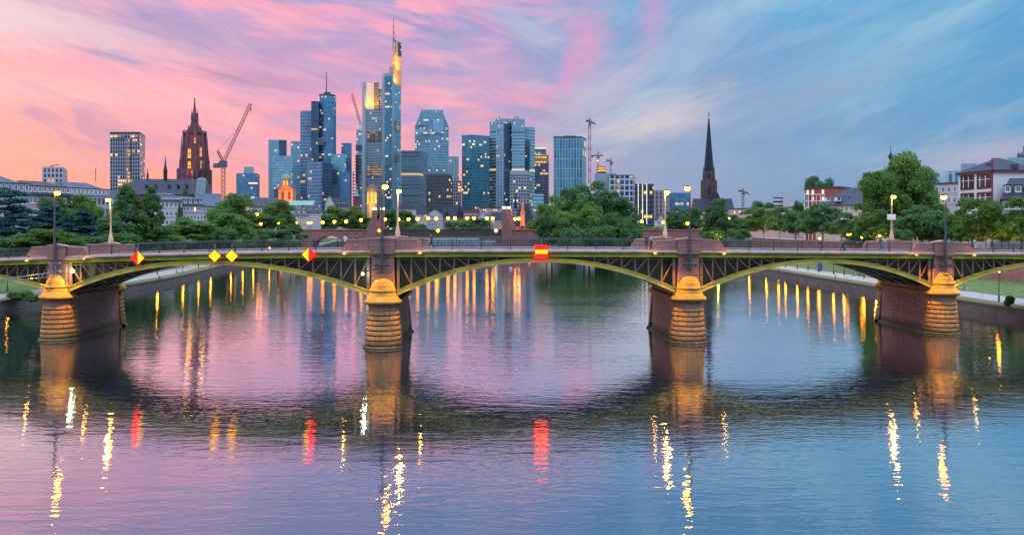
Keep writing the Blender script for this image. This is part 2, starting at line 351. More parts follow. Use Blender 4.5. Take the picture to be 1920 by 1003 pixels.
M['winglass'] = simple('window_glass', (.06, .08, .11), .15, .3, var=.4, scale=.3)
M['skin'] = simple('skin', (.45, .26, .18), .6, var=.05)
M['hair'] = simple('brown_hair', (.04, .025, .015), .6, var=.2)
# ================================================================== river, banks
def interp(tab, y):
    if y <= tab[0][0]: return tab[0][1]
    for (a, b), (c, d) in zip(tab, tab[1:]):
        if y <= c: return b + (d - b) * (y - a) / (c - a)
    return tab[-1][1]
LB = [(-60, -84), (132, -79), (169, -75.5), (194, -77), (210, -79), (254, -86), (277, -88.5), (430, -104), (620, -128), (800, -150)]
RB = [(-60, 71), (120, 70.5), (162, 69.5), (250, 69), (430, 74), (620, 84), (800, 95)]
m, t, b = new_mat('river_water')
tc = t.node('ShaderNodeTexCoord'); g = t.node('ShaderNodeNewGeometry'); sp = t.node('ShaderNodeSeparateXYZ'); t.l.new(g.outputs['Position'], sp.inputs[0])
px_, py_ = sp.outputs[0], sp.outputs[1]
r1 = t.noise(t.xyz(t.m('MULTIPLY', px_, .22), t.m('MULTIPLY', py_, .8)), 1.0, 4, .55, .5)
r2 = t.noise(t.xyz(t.m('MULTIPLY', px_, 1.0), t.m('MULTIPLY', py_, 2.0), 4.0), 1.0, 2, .55, .3)
pat = t.sstep(t.noise(t.xyz(t.m('MULTIPLY', px_, .018), t.m('MULTIPLY', py_, .03), 2.0), 1.0, 4, .6, .8), .40, .62)
hgt = t.m('ADD', t.m('MULTIPLY', r1, .16), t.m('MULTIPLY', r2, t.m('MULTIPLY_ADD', pat, .10, .05)))
bp = t.node('ShaderNodeBump'); bp.inputs['Strength'].default_value = .5; bp.inputs['Distance'].default_value = .29; t.l.new(hgt, bp.inputs['Height'])
t.n.remove(b)
gl = t.node('ShaderNodeBsdfGlossy'); gl.inputs['Color'].default_value = (.97, .98, 1, 1); gl.inputs['Roughness'].default_value = .035; t.l.new(bp.outputs[0], gl.inputs['Normal'])
df = t.node('ShaderNodeBsdfDiffuse'); df.inputs['Color'].default_value = (.012, .02, .028, 1)
lw = t.node('ShaderNodeLayerWeight'); lw.inputs['Blend'].default_value = .5; t.l.new(bp.outputs[0], lw.inputs['Normal'])
fc = t.m('MULTIPLY_ADD', t.m('POWER', lw.outputs['Facing'], 2.0), .88, .19, clamp=True)
mx = t.node('ShaderNodeMixShader'); t.l.new(fc, mx.inputs[0]); t.l.new(df.outputs[0], mx.inputs[1]); t.l.new(gl.outputs[0], mx.inputs[2])
t.l.new(mx.outputs[0], t.n['Material Output'].inputs['Surface']); M['water'] = m
q = MB(); q.face([(-260, -60, 0), (260, -60, 0), (260, 860, 0), (-260, 860, 0)])
tag(q.build('river_water', M['water'], org=(0, 0, 0)), kind='structure')

UP = 7.4; LOW = 1.5
Ys = [-60, 60, 100, 132, 150, 169, 194, 210, 232, 254, 277, 320, 370, 430, 520, 620, 800]
q = MB(); GM = [M['grass'], M['paving'], M['asphalt'], M['soil']]
# steps away from the bank edge: (distance, height, material of the strip that starts here)
left = [(0, LOW - .1, 0), (4, LOW, 1), (9.5, LOW + .05, 0), (24, 3.2, 0), (34, UP, 1), (40, UP, 2), (52, UP, 1), (60, UP, 3), (4000, UP + 2, 0)]
right = [(0, LOW - .1, 0), (4.5, LOW, 1), (11, LOW + .05, 0), (31.5, LOW + .5, 0), (32.5, LOW + .6, 3), (33.5, UP, 1), (37, UP, 2), (48, UP, 1), (60, UP, 3), (4000, UP + 2, 0)]
for sgn, tab, prof in ((-1, LB, left), (1, RB, right)):
    for y0, y1 in zip(Ys, Ys[1:]):
        e0, e1 = interp(tab, y0), interp(tab, y1)
        for (d0, z0, mm), (d1, z1, _) in zip(prof, prof[1:]):
            P = [(e0 + sgn * d0, y0, z0), (e0 + sgn * d1, y0, z1), (e1 + sgn * d1, y1, z1), (e1 + sgn * d0, y1, z0)]
            q.face(P if sgn > 0 else P[::-1], mm)
    e = interp(tab, 800)
    P = [(e, 800, UP), (e + sgn * 4000, 800, UP + 2), (e + sgn * 4000, 6000, UP + 2), (e, 6000, UP)]
    q.face(P if sgn > 0 else P[::-1], 3)
q.face([(interp(LB, 800), 800, UP), (interp(RB, 800), 800, UP), (interp(RB, 800), 6000, UP), (interp(LB, 800), 6000, UP)], 3)
tag(q.build('ground', GM, org=(0, 0, 0)), kind='structure')
def quay(tab, sgn, label, y1=800):
    q = MB(); u = 0
    ys = [-60 + 10 * k for k in range(int((y1 + 60) / 10) + 1)]
    for a, c in zip(ys, ys[1:]):
        x0, x1 = interp(tab, a), interp(tab, c); L = math.hypot(x1 - x0, c - a); th = .7 * sgn; zt = LOW + .12
        q.face([(x0, a, -1), (x1, c, -1), (x1, c, zt), (x0, a, zt)], 0, [(u, -1), (u + L, -1), (u + L, zt), (u, zt)])
        q.face([(x0 - .12 * sgn, a, zt), (x1 - .12 * sgn, c, zt), (x1 + th, c, zt), (x0 + th, a, zt)], 1)
        q.face([(x0 - .12 * sgn, a, zt - .3), (x1 - .12 * sgn, c, zt - .3), (x1 - .12 * sgn, c, zt), (x0 - .12 * sgn, a, zt)], 1)
        q.face([(x0 + th, a, -1), (x1 + th, c, -1), (x1 + th, c, zt), (x0 + th, a, zt)], 0); u += L
    return tag(q.build('quay_wall', [M['quay'], M['moss']]), label, 'quay wall')
quay(LB, -1, 'low dark stone quay wall along the left bank below the lawn')
quay(RB, 1, 'low brown stone quay wall along the right bank beside the promenade')
q = MB()
x0, x1 = interp(LB, 800), interp(RB, 800); q.box(((x0 + x1) / 2, 800, (UP - 1) / 2), (x1 - x0, 1.2, UP + 1.2))
tag(q.build('quay_wall', M['quay']), 'far stone quay wall below the old town houses, across the river bend', 'quay wall')
q = MB()
for a, c in zip(Ys, Ys[1:]):
    if a < 60 or a > 330: continue
    xa, xc = interp(RB, a) + 31.8, interp(RB, c) + 31.8; L = math.hypot(xc - xa, c - a)
    q.face([(xa, a, 1.5), (xc, c, 1.5), (xc, c, UP + .9), (xa, a, UP + .9)], 0, [(a, 0), (a + L, 0), (a + L, 6.8), (a, 6.8)])
    q.face([(xa, a, UP + .9), (xc, c, UP + .9), (xc + .7, c, UP + .9), (xa + .7, a, UP + .9)], 1)
    q.face([(xa + .7, a, 6), (xc + .7, c, 6), (xc + .7, c, UP + .9), (xa + .7, a, UP + .9)], 0)
tag(q.build('retaining_wall', [M['retain'], M['sandfine']]), 'pink stone retaining wall between riverside lawn and the upper street on the right', 'retaining wall')

# ================================================================== the arch bridge in front
PX = [-52.4, -13.95, 19.9, 52.6]; PNOSE = [96.7, 90.4, 94.5, 102.5]; PDECK = [9.55, 10.47, 10.32, 9.87]
def lag(xs, ys, x):
    r = 0
    for i in range(4):
        k = ys[i]
        for j in range(4):
            if j != i: k *= (x - xs[j]) / (xs[i] - xs[j])
        r += k
    return r
def ext(xs, ys, x):
    a, c = xs[0], xs[-1]
    if x < a: s_ = (lag(xs, ys, a + .5) - lag(xs, ys, a)) / .5; return ys[0] + s_ * (x - a)
    if x > c: s_ = (lag(xs, ys, c) - lag(xs, ys, c - .5)) / .5; return ys[3] + s_ * (x - c)
    return lag(xs, ys, x)
def Yf(x): return ext(PX, PNOSE, x) + 1.9           # near face of the deck
def Zd(x): return ext(PX, PDECK, x)
BW = 13.4; SL = -.03
def BP(x, y, z): return (x + SL * y, Yf(x) + y, z)  # x along, y inward from the near face, z absolute
bridge = empty('arch_bridge', (0, 92, 0), 'steel arch road bridge on round banded stone piers crossing the whole river in front', 'bridge')
XA, XB = -96.0, 98.0
xs_all = [XA + k * 1.0 for k in range(int(XB - XA) + 1)]
def sweep(prof, x0=XA, x1=XB, step=1.0, mats=0, q=None, closed=True, zf=Zd):
    q = q or MB(); n = max(1, int(round((x1 - x0) / step))); X = [x0 + (x1 - x0) * k / n for k in range(n + 1)]; K = len(prof)
    for a, c in zip(X, X[1:]):
        for i in range(K if closed else K - 1):
            (ya, za), (yb, zb) = prof[i], prof[(i + 1) % K]
            q.face([BP(a, ya, zf(a) + za), BP(c, ya, zf(c) + za), BP(c, yb, zf(c) + zb), BP(a, yb, zf(a) + zb)], mats,
                   [(a, za), (c, za), (c, zb), (a, zb)])
    for x, s_ in ((X[0], 1), (X[-1], -1)):
        if closed:
            P = [BP(x, y, zf(x) + z) for y, z in prof]; q.face(P[::s_], mats)
    return q
sweep([(.3, -.12), (BW - .3, -.12), (BW - .3, -.72), (.3, -.72)]).build('deck', M['asphalt'], bridge)
q = sweep([(.25, .03), (2.7, .03), (2.7, -.1), (.25, -.1)]); sweep([(BW - 2.7, .03), (BW - .25, .03), (BW - .25, -.1), (BW - 2.7, -.1)], q=q); q.build('pavement', M['paving'], bridge)
q = MB()
sweep([(BW / 2 - .07, -.114), (BW / 2 + .07, -.114)], q=q, closed=False)
q.build('lane_marking', M['whitepaint'], bridge)
cor = [(.24, 0), (-.36, 0), (-.47, -.06), (-.52, -.16), (-.50, -.27), (-.40, -.34), (-.22, -.40), (.24, -.40)]
for nm, f in (('cornice', lambda p: p), ('cornice', lambda p: (BW - p[0], p[1]))): sweep([f(p) for p in cor]).build(nm, M['sandfine'], bridge, smooth=True)
for f in (lambda p: p, lambda p: (BW - p[0], p[1])):
    q = sweep([f(p) for p in [(.26, -.41), (-.12, -.41), (-.12, -.74), (-.2, -.74), (-.2, -.78), (.26, -.78)]]); q.build('edge_girder', M['green'], bridge)

spans = []
def zs_at(i): return 5.6
SP = [(-88.0, PX[0] - 1.5)] + [(PX[i] + 1.5, PX[i + 1] - 1.5) for i in range(3)] + [(PX[3] + 1.5, 86.0)]
def arch_z(sp, x):
    a, c = sp; u = (2 * (x - a) / (c - a) - 1); zc = Zd((a + c) / 2) - 1.36; zs = 5.55
    return zs + (zc - zs) * (1 - abs(u) ** 2.08)
for si, sp in enumerate(SP):
    a, c = sp; n = 56; X = [a + (c - a) * k / n for k in range(n + 1)]
    def th(x): u = abs(2 * (x - a) / (c - a) - 1); return .42 + .12 * u
    for ri, yo in enumerate((0, 3.2, 6.4, 9.6, BW - .5)):
        q = MB(); outer = ri in (0, 4)
        for x, x2 in zip(X, X[1:]):
            z0, z1 = arch_z(sp, x), arch_z(sp, x2); t0, t1 = th(x), th(x2)
            pr = [(yo, 0, 0), (yo, 0, 1), (yo + .5, 0, 1), (yo + .5, 0, 0)]
            R0 = [BP(x, y, z0 + (t0 if h else 0)) for y, _, h in pr]; R1 = [BP(x2, y, z1 + (t1 if h else 0)) for y, _, h in pr]
            for i in range(4):
                j = (i + 1) % 4
                q.face([R0[i], R1[i], R1[j], R0[j]], 0, [(x, 0), (x2, 0), (x2, 1), (x, 1)])
            if outer:                                   # flanges that stand proud of the web
                yy = yo - .07 if ri == 0 else yo + .45
                for zz0, zz1, hh in ((z0 - .03, z1 - .03, .09), (z0 + t0 - .05, z1 + t1 - .05, .09)):
                    A0, A1 = BP(x, yy, zz0), BP(x2, yy, zz1); B0, B1 = BP(x, yy + .12, zz0), BP(x2, yy + .12, zz1)
                    up = Vector((0, 0, hh))
                    q.face([A0, A1, Vector(A1) + up, Vector(A0) + up]); q.face([A0, A1, B1, B0]); q.face([Vector(A0) + up, Vector(A1) + up, Vector(B1) + up, Vector(B0) + up])
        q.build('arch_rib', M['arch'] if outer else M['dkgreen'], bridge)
    q = MB()
    for x, x2 in zip(X, X[1:]):
        q.face([BP(x, .52, arch_z(sp, x) + .2), BP(x2, .52, arch_z(sp, x2) + .2), BP(x2, BW - .52, arch_z(sp, x2) + .2), BP(x, BW - .52, arch_z(sp, x) + .2)])
    for k in range(3, n - 2, 4):                        # cross ribs under the plates
        x = X[k]; q.bar(BP(x, .52, arch_z(sp, x) + .12), BP(x, BW - .52, arch_z(sp, x) + .12), .14, 0, .16)
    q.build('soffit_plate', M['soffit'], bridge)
    for yo, nm in ((1.25, 'web_plate'), (BW - 1.25, 'web_plate')):
        q = MB()
        for x, x2 in zip(X, X[1:]): q.face([BP(x, yo, arch_z(sp, x) + .2), BP(x2, yo, arch_z(sp, x2) + .2), BP(x2, yo, Zd(x2) - .73), BP(x, yo, Zd(x) - .73)])
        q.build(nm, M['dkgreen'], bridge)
    for yo in (.22, BW - .22):
        nb = max(4, int(round((c - a) / 1.52))); B = [a + (c - a) * k / nb for k in range(nb + 1)]; mid_ = (a + c) / 2
        top = lambda x: Zd(x) - .79
        bot = lambda x: arch_z(sp, x) + th(x) - .04
        for half in (-1, 1):
            q = MB()
            for k, x in enumerate(B):
                if (x - mid_) * half <= 0: continue
                xx = min(max(x, a + .12), c - .12)
                if top(xx) - bot(xx) > .42: q.bar(BP(xx, yo, bot(xx)), BP(xx, yo, top(xx)), .15 if 0 < k < nb else .3, 0, .12)
            for x, x2 in zip(B, B[1:]):
                m_ = (x + x2) / 2
                if (m_ - mid_) * half <= 0: continue
                lo, hi = (x2, x) if m_ < mid_ else (x, x2)          # diagonals lean away from the nearer pier
                if top(lo) - bot(lo) > .5: q.bar(BP(lo, yo + .02, bot(lo)), BP(hi, yo + .02, top(hi)), .12, 0, .10)
                if top(m_) - bot(m_) > .45: q.bar(BP(x, yo + .03, top(x) - .25), BP(x2, yo + .03, top(x2) - .25), .07, 0, .07)
            q.build('spandrel_truss', M['truss'], bridge)

def bands(R0, R1, z0, z1, n):
    P = []
    for k in range(n):
        za, zb = z0 + (z1 - z0) * k / n, z0 + (z1 - z0) * (k + 1) / n; ra, rb = R0 + (R1 - R0) * k / n, R0 + (R1 - R0) * (k + 1) / n; h = zb - za
        P += [(ra - .2, za), (ra - .2, za + h * .15), (ra - .03, za + h * .17), (ra, za + h * .24), (rb, zb - h * .08), (rb - .03, zb - h * .02)]
    return P
for i, x in enumerate(PX):
    q = MB(); c0, c1 = 2.0, 1.62
    def ring(hw, y0, y1): return [BP(x - hw, y0, 0)[:2], BP(x + hw, y0, 0)[:2], BP(x + hw, y1, 0)[:2], BP(x - hw, y1, 0)[:2]]
    q.prism(ring(1.86, .2, BW - .2), -1.5, 4.55, 0, top=ring(1.56, .2, BW - .2))
    q.prism(ring(1.72, .1, BW - .1), 4.552, 4.80, 1); q.prism(ring(1.9, .1, BW - .1), 4.802, 5.12, 1, top=ring(1.84, .1, BW - .1))
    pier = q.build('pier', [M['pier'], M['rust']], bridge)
    q = MB(); q.prism(ring(2.08, .15, BW - .15), -1.2, .22, 0, top=ring(1.98, .15, BW - .15))
    for yy, s_ in ((0.15, -1), (BW - .15, 1)):
        cx, cy, _ = BP(x, yy, 0)
        a0, a1 = (math.pi, 2 * math.pi) if s_ < 0 else (0, math.pi)
        q.lathe((cx, cy, 0), [(2.2, -1.2), (2.2, .12), (2.05, .24)], 28, a0, a1, cap=False)
        q.face([(cx + 2.05 * math.cos(a0 + math.pi * k / 28), cy + 2.05 * math.sin(a0 + math.pi * k / 28), .24) for k in range(29)])
    q.build('plinth', M['moss'], pier)
    for yy, s_ in ((0.0, -1), (BW, 1)):
        cx, cy, _ = BP(x, yy, 0); a0, a1 = (math.pi, 2 * math.pi) if s_ < 0 else (0, math.pi)
        q = MB(); pr = bands(2.0, 1.68, .25, 4.0, 7); q.lathe((cx, cy + .16 * -s_, 0), pr, 32, a0, a1, cap=False)
        for sd_ in (-1, 1):                              # banded returns on the flanks
            for k in range(7):
                za = .25 + 3.75 * k / 7; rr = 2.0 - .32 * (k + .5) / 7
                q.box((cx + sd_ * (rr - .12), cy - s_ * .55, za + .30), (.24, .9, .46))
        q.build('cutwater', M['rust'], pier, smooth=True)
        q = MB(); q.lathe((cx, cy, 0), [(1.58, 4.0), (1.56, 4.35), (1.60, 4.62)], 32, a0 - .15, a1 + .15, cap=False); q.build('frieze', M['pier'], pier, smooth=True)
        q = MB()
        q.lathe((cx, cy, 0), [(1.55, 4.58), (1.86, 4.66), (2.0, 4.78), (2.04, 4.92), (2.0, 5.05), (1.9, 5.14), (1.72, 5.30), (1.55, 5.52), (1.44, 5.78), (1.38, 5.98), (1.46, 6.02), (1.48, 6.12), (1.40, 6.18),
                             (1.36, 6.25), (1.30, 6.52), (1.18, 6.82), (1.0, 7.08), (.74, 7.28), (.40, 7.40), (.02, 7.44)], 36, cap=False)
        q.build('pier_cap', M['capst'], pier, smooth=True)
    zt = Zd(x) - .42
    for s_, yy in ((-1, -.28), (1, BW + .28)):
        q = MB(); y0, y1 = (yy, 1.2) if s_ < 0 else (BW - 1.2, yy)
        P = [BP(x - 1.22, y0, 0)[:2], BP(x + 1.22, y0, 0)[:2], BP(x + 1.22, y1, 0)[:2], BP(x - 1.22, y1, 0)[:2]]
        q.prism(P, 5.0, zt); q.build('pier_shaft', M['sand'], pier)
    q = MB(); P = [BP(x - 1.2, 1.21, 0)[:2], BP(x + 1.2, 1.21, 0)[:2], BP(x + 1.2, BW - 1.21, 0)[:2], BP(x - 1.2, BW - 1.21, 0)[:2]]
    q.prism(P, 5.0, Zd(x) - .73); q.build('cross_wall', M['pier'], pier)
# end abutments
for x0, x1 in ((-97.5, -87.9), (85.9, 99.5)):
    q = MB(); P = [BP(x0, .1, 0)[:2], BP(x1, .1, 0)[:2], BP(x1, BW - .1, 0)[:2], BP(x0, BW - .1, 0)[:2]]
    q.prism(P, -1, min(Zd(x0), Zd(x1)) - .8); q.build('abutment', M['pier'], bridge)

# parapets: stone blocks over the piers, railings between
def parapet(x, side):
    q = MB(); z = Zd(x)
    if side < 0: y0, y1 = -.30, .22
    else: y0, y1 = BW - .22, BW + .30
    def slab(pts, ya, yb):
        n = len(pts); Fr = [BP(px, ya, z + pz) for px, pz in pts]; Bk = [BP(px, yb, z + pz) for px, pz in pts]
        uv = [(px, pz) for px, pz in pts]
        q.face(Fr, 0, uv); q.face(Bk[::-1], 0, uv[::-1])
        for k in range(n):
            j = (k + 1) % n; q.face([Fr[k], Bk[k], Bk[j], Fr[j]], 0, [(0, 0), (.5, 0), (.5, 1), (0, 1)])
    def slope(s_): return [(x + s_ * 1.33, .003), (x + s_ * 4.5, .003), (x + s_ * 3.75, 1.02), (x + s_ * 1.33, 1.10)][::s_]
    slab(slope(1), y0, y1); slab(slope(-1), y0, y1)
    e = .09; slab([(x - 1.32, -.42), (x + 1.32, -.42), (x + 1.32, 1.18), (x - 1.32, 1.18)], y0 - (.27 if side < 0 else 0.02), y1 + (.02 if side < 0 else .27))
    p = q.build('parapet_block', M['sand'], bridge)
    q = MB(); ya, yb = (y0 - .34, y1 + .08) if side < 0 else (y0 - .08, y1 + .34)
    slab([(x - 1.42, 1.182), (x + 1.42, 1.182), (x + 1.36, 1.30), (x, 1.48), (x - 1.36, 1.30)], ya, yb)
    for s_ in (1, -1): slab([(x + s_ * 1.43, 1.104), (x + s_ * 3.72, 1.024), (x + s_ * 3.70, 1.13), (x + s_ * 1.43, 1.22)][::s_], y0 - .05, y1 + .05)
    q.build('coping', M['sandfine'], p)
for x in PX:
    for sd_ in (-1, 1): parapet(x, sd_)
RS = [(-87, PX[0] - 4.3)] + [(PX[i] + 4.3, PX[i + 1] - 4.3) for i in range(3)] + [(PX[3] + 4.3, 87)]
for yo in (-.05, BW + .05):
    for a, c in RS:
        q = MB(); n = max(2, int(round((c - a) / 3.1))); X = [a + (c - a) * k / n for k in range(n + 1)]
        for x in X: q.bar(BP(x, yo, Zd(x)), BP(x, yo, Zd(x) + 1.14), .10, 0)
        for x, x2 in zip(X, X[1:]):
            q.bar(BP(x, yo, Zd(x) + 1.14), BP(x2, yo, Zd(x2) + 1.14), .10, 1, .07); q.bar(BP(x, yo, Zd(x) + .14), BP(x2, yo, Zd(x2) + .14), .05, 0)
            q.bar(BP(x, yo, Zd(x) + .98), BP(x2, yo, Zd(x2) + .98), .04, 0)
            k = int(round((x2 - x) / .17))
            for j in range(1, k): xx = x + (x2 - x) * j / k; q.bar(BP(xx, yo, Zd(xx) + .14), BP(xx, yo, Zd(xx) + .98), .026, 0)
        q.build('railing', [M['rail'], M['railtop']], bridge)

# ------------------------------------------------------------------ street lamps standing on the piers
def lamp_light(name, kind, loc, energy, color, parent=None, aim=None, size=None, spot=70, blend=.6):
    d = bpy.data.lights.new(name, kind); d.energy = energy; d.color = color
    if kind == 'SPOT': d.spot_size = math.radians(spot); d.spot_blend = blend
    if size: d.shadow_soft_size = size
    o = bpy.data.objects.new(name, d); COL.objects.link(o)
    if parent is not None: o.parent = parent; o.location = Vector(loc) - wl(parent)
    else: o.location = loc
    if aim is not None: o.rotation_euler = (Vector(aim) - Vector(loc)).to_track_quat('-Z', 'Y').to_euler()
    return o
def bridge_lamp(i, far):
    x = PX[i]; z = Zd(x)
    if not far:
        bx, by, bz = BP(x - .02, -.86, z - 2.0); top = {0: 17.2, 1: 17.6, 2: 17.6, 3: 16.9}[i] - .25
        lab = ['tall dark lamp post over the leftmost yellow-lit pier, bracket arms at its foot', 'tall dark lamp post on the second pier from the left, above the black fixtures',
               'tall dark lamp post on the third pier, in front of the slender church spire', 'tall dark lamp post over the rightmost pier, before the white school building'][i]
    else:
        bx, by, bz = BP(x + .2, BW - .05, z + 1.46); top = {0: 16.6, 1: 17.5, 2: 17.5, 3: 17.2}[i]
        lab = ['amber-lit pale lamp post before the conical conifers, behind the leftmost pier', 'amber-lit lamp post rising behind the second pier near the far bridge tower',
               'amber-lit lamp post behind the third pier, left of the church spire', 'amber-lit lamp post with white sign board before the big leafy tree'][i]
    r = empty('street_lamp', (bx, by, bz), lab, 'street lamp', 'street lamps on the arch bridge')
    q = MB()
    if far:
        q.lathe((bx, by, bz), [(.30, -.3), (.30, .5), (.22, .6), (.18, 1.1), (.12, 1.2), (.10, 2.2), (.08, top - bz)], 10)
        q.build('pole', M['goldpole'], r, smooth=True)
    else:
        q.lathe((bx, by, bz), [(.14, 0), (.14, 3.5), (.115, 3.6), (.09, top - bz)], 10); q.build('pole', M['darkpole'], r, smooth=True)
        q = MB()
        for zz in (bz + .35, bz + 1.25):
            q.box((bx, by + .18, zz), (.42, .5, .16))
            for s_ in (-1, 1): q.tube((bx + s_ * .2, by, zz), (bx + s_ * .78, by, zz), .07, .07, 8); q.tube((bx + s_ * .6, by, zz - .12), (bx + s_ * .6, by, zz + .16), .13, .11, 8)
        q.tube((bx, by, bz + .0), (bx, by, bz - .5), .10, .05, 8)
        if i in (0, 1):
            L = 7.2 if i == 0 else 1.6
            q.tube((bx, by - .1, bz + .2), (bx - L, by - .5, bz - .1 - .09 * L), .085, .06, 8)
            q.tube((bx, by - .1, bz - .25), (bx - L * .7, by - .3, bz - .75), .05, .04, 8)
        else: q.tube((bx - .35, by - .1, bz - .7), (bx + 2.1, by - .1, bz - .72), .045, .035, 8)
        q.build('wall_bracket', M['blackpaint'] if i else M['steel'], r)
    q = MB(); hx = bx + (.38 if i in (0, 1) and not far else (-.30 if not far else .2 if i else -.3))
    sgn = 1 if hx > bx else -1
    q.tube((bx, by, top - .05), (hx, by - .15, top + .05), .05, .05, 8)
    q.lathe((hx, by - .15, top - .05), [(.12, .14), (.30, .10), (.24, .24), (.06, .30)], 12); q.build('lamp_head', M['darkpole'], r)
    q = MB(); q.lathe((hx, by - .15, top - .14), [(.02, -.20), (.20, -.15), (.28, -.02), (.27, .16)], 12); q.build('lamp_glass', M['lampglow'], r, smooth=True)
    if far: lamp_light('lamp_light', 'POINT', (hx, by - .3, top - .5), 420, (1, .48, .1), r, size=.15)
    if far and i == 3:
        q = MB(); q.box((bx - .1, by - .18, bz + 3.0), (1.15, .06, .75)); q.build('sign_board', M['whitepaint'], r)
    return r
for i in range(4):
    bridge_lamp(i, False); bridge_lamp(i, True)

# ------------------------------------------------------------------ floodlights on the cornice
names = ['leftmost', 'second', 'third', 'rightmost']
for i, x in enumerate(PX):
    for s_ in (-1, 1):
        lx = x + s_ * 4.0; bx, by, bz = BP(lx, -.78, Zd(lx) - .34)
        r = empty('floodlight', (bx, by, bz), 'small amber floodlight on the cornice %s of the %s pier parapet' % ('left' if s_ < 0 else 'right', names[i]), 'floodlight', 'amber floodlights on the bridge cornice')
        q = MB(); q.box((bx, by - .02, bz), (.42, .26, .2)); q.bar((bx, by + .05, bz + .1), (bx, by + .38, bz + .1), .06); q.build('housing', M['steel'], r)
        q = MB(); q.box((bx - s_ * .04, by - .02, bz - .108), (.3, .2, .012)); q.build('lamp_glass', M['amberwin'], r)
        cx, cy, _ = BP(x, -1.0, 0)
        lamp_light('flood_beam', 'SPOT', (bx, by - .1, bz - .14), 4600, (1, .385, .0), r, aim=(cx, cy, 4.4), size=.12, spot=62, blend=.8)
        lamp_light('cornice_glow', 'POINT', (bx + s_ * .1, by - .3, bz + .12), 22, (1, .5, .06), r, size=.1)
    cx, cy, _ = BP(x, BW + 2.2, 0)                         # far side of each pier
    bx, by, bz = BP(x, BW + 2.6, Zd(x) - .9)
    r = empty('floodlight', (bx, by, bz), 'amber floodlight on the far side of the %s pier, hidden behind the bridge' % names[i], 'floodlight', 'amber floodlights on the bridge cornice')
    q = MB(); q.box((bx, by, bz), (.42, .26, .2)); q.bar((bx, by, bz + .1), BP(x, BW + .3, Zd(x) - .3), .06); q.build('housing', M['steel'], r)
    lamp_light('flood_beam', 'SPOT', (bx, by + .1, bz - .14), 1900, (1, .40, .0), r, aim=(cx, cy - 1.4, 3.0), size=.12, spot=80, blend=.8)
# work lamps in the spandrels beside two piers
for i, dx, col, lab, e in ((0, 2.15, (1, .9, .55), 'bright white work lamp in the spandrel right of the leftmost pier', 170), (1, -2.2, (.75, 1, .7), 'pale green work lamp in the spandrel left of the second pier', 70)):
    x = PX[i] + dx; bx, by, bz = BP(x, -.15, 7.9)
    r = empty('work_lamp', (bx, by, bz), lab, 'work lamp')
    q = MB(); q.box((bx, by + .12, bz), (.3, .18, .34)); q.bar((bx, by + .2, bz), (bx, by + .5, bz), .05); q.build('housing', M['steel'], r)
    q = MB(); q.box((bx - math.copysign(.02, dx), by + .02, bz), (.2, .02, .24)); q.build('lamp_glass', emit('work_lamp_light', col, 14), r)
    lamp_light('work_light', 'POINT', (bx - math.copysign(.25, dx), by - .25, bz), e, col, r, size=.1)

# ------------------------------------------------------------------ navigation signs hung on the arch crowns
def nav(px, py, half, kind, label):
    Y = 92.0; X = X_(px, Y)
    for _ in range(6): Y = Yf(X) - .72; X = X_(px, Y)
    c = at(px, py, Y); h = half * Y / F
    r = empty('navigation_sign', c, label, 'navigation sign', 'navigation signs on the bridge')
    def plate(pts, nm, mat, dy=0, th=.05):
        q = MB(); P = [(c.x + a, c.y + dy, c.z + b_) for a, b_ in pts]; n = len(P); B = [(p[0], p[1] + th, p[2]) for p in P]
        q.face(P); q.face(B[::-1])
        for k in range(n): q.face([P[k], B[k], B[(k + 1) % n], P[(k + 1) % n]])
        q.build(nm, mat, r)
    D = [(-h, 0), (0, -h), (h, 0), (0, h)]
    if kind == 'yy': plate(D, 'sign_panel', M['nav_yellow'])
    elif kind in ('ry', 'yr'):
        plate([(-h, 0), (0, -h), (0, h)], 'sign_panel', M['nav_red'] if kind == 'ry' else M['nav_yellow']); plate([(.003, -h), (h, 0), (.003, h)], 'sign_panel', M['nav_yellow'] if kind == 'ry' else M['nav_red'])
    else:
        s_ = h
        plate([(-s_, .33 * s_), (s_, .33 * s_), (s_, s_), (-s_, s_)], 'sign_panel', M['nav_red']); plate([(-s_, -s_), (s_, -s_), (s_, -.33 * s_), (-s_, -.33 * s_)], 'sign_panel', M['nav_red'])
        plate([(-s_, -.325 * s_), (s_, -.325 * s_), (s_, .325 * s_), (-s_, .325 * s_)], 'stripe', M['nav_yellow'])
    q = MB(); E = [(-h - .02, 0), (0, -h - .02), (h + .02, 0), (0, h + .02)] if kind != 'sq' else [(-h - .02, -h - .02), (h + .02, -h - .02), (h + .02, h + .02), (-h - .02, h + .02)]
    for a_, b_ in zip(E, E[1:] + E[:1]): q.bar((c.x + a_[0], c.y + .03, c.z + a_[1]), (c.x + b_[0], c.y + .03, c.z + b_[1]), .05, 0, .12)
    q.build('frame', M['blackpaint'], r)
    q = MB(); k = h * 1.0
    q.bar((c.x, c.y + .12, c.z - h * 1.25), (c.x, c.y + .12, c.z + h * 2.0), .09, 0)
    q.bar((c.x, c.y + .1, c.z - h * .5), (c.x, c.y + .75, c.z - h * .5), .07); q.bar((c.x, c.y + .1, c.z + h * .6), (c.x, c.y + .6, c.z + h * .6), .07); q.build('post', M['steel'], r)
nav(258, 483.5, 12.5, 'ry', 'diamond navigation sign, red left half and yellow right half, leftmost on the bridge')
nav(402.5, 480, 11.5, 'yy', 'plain yellow diamond navigation sign, left one of the pair over the arch')
nav(434.5, 480, 11.5, 'yy', 'plain yellow diamond navigation sign, right one of the pair over the arch')
nav(578.5, 477.5, 12.5, 'yr', 'diamond navigation sign, yellow left half and red right half, nearest the second pier')
nav(1015, 472, 11.8, 'sq', 'square red navigation sign with a yellow bar over the central arch')
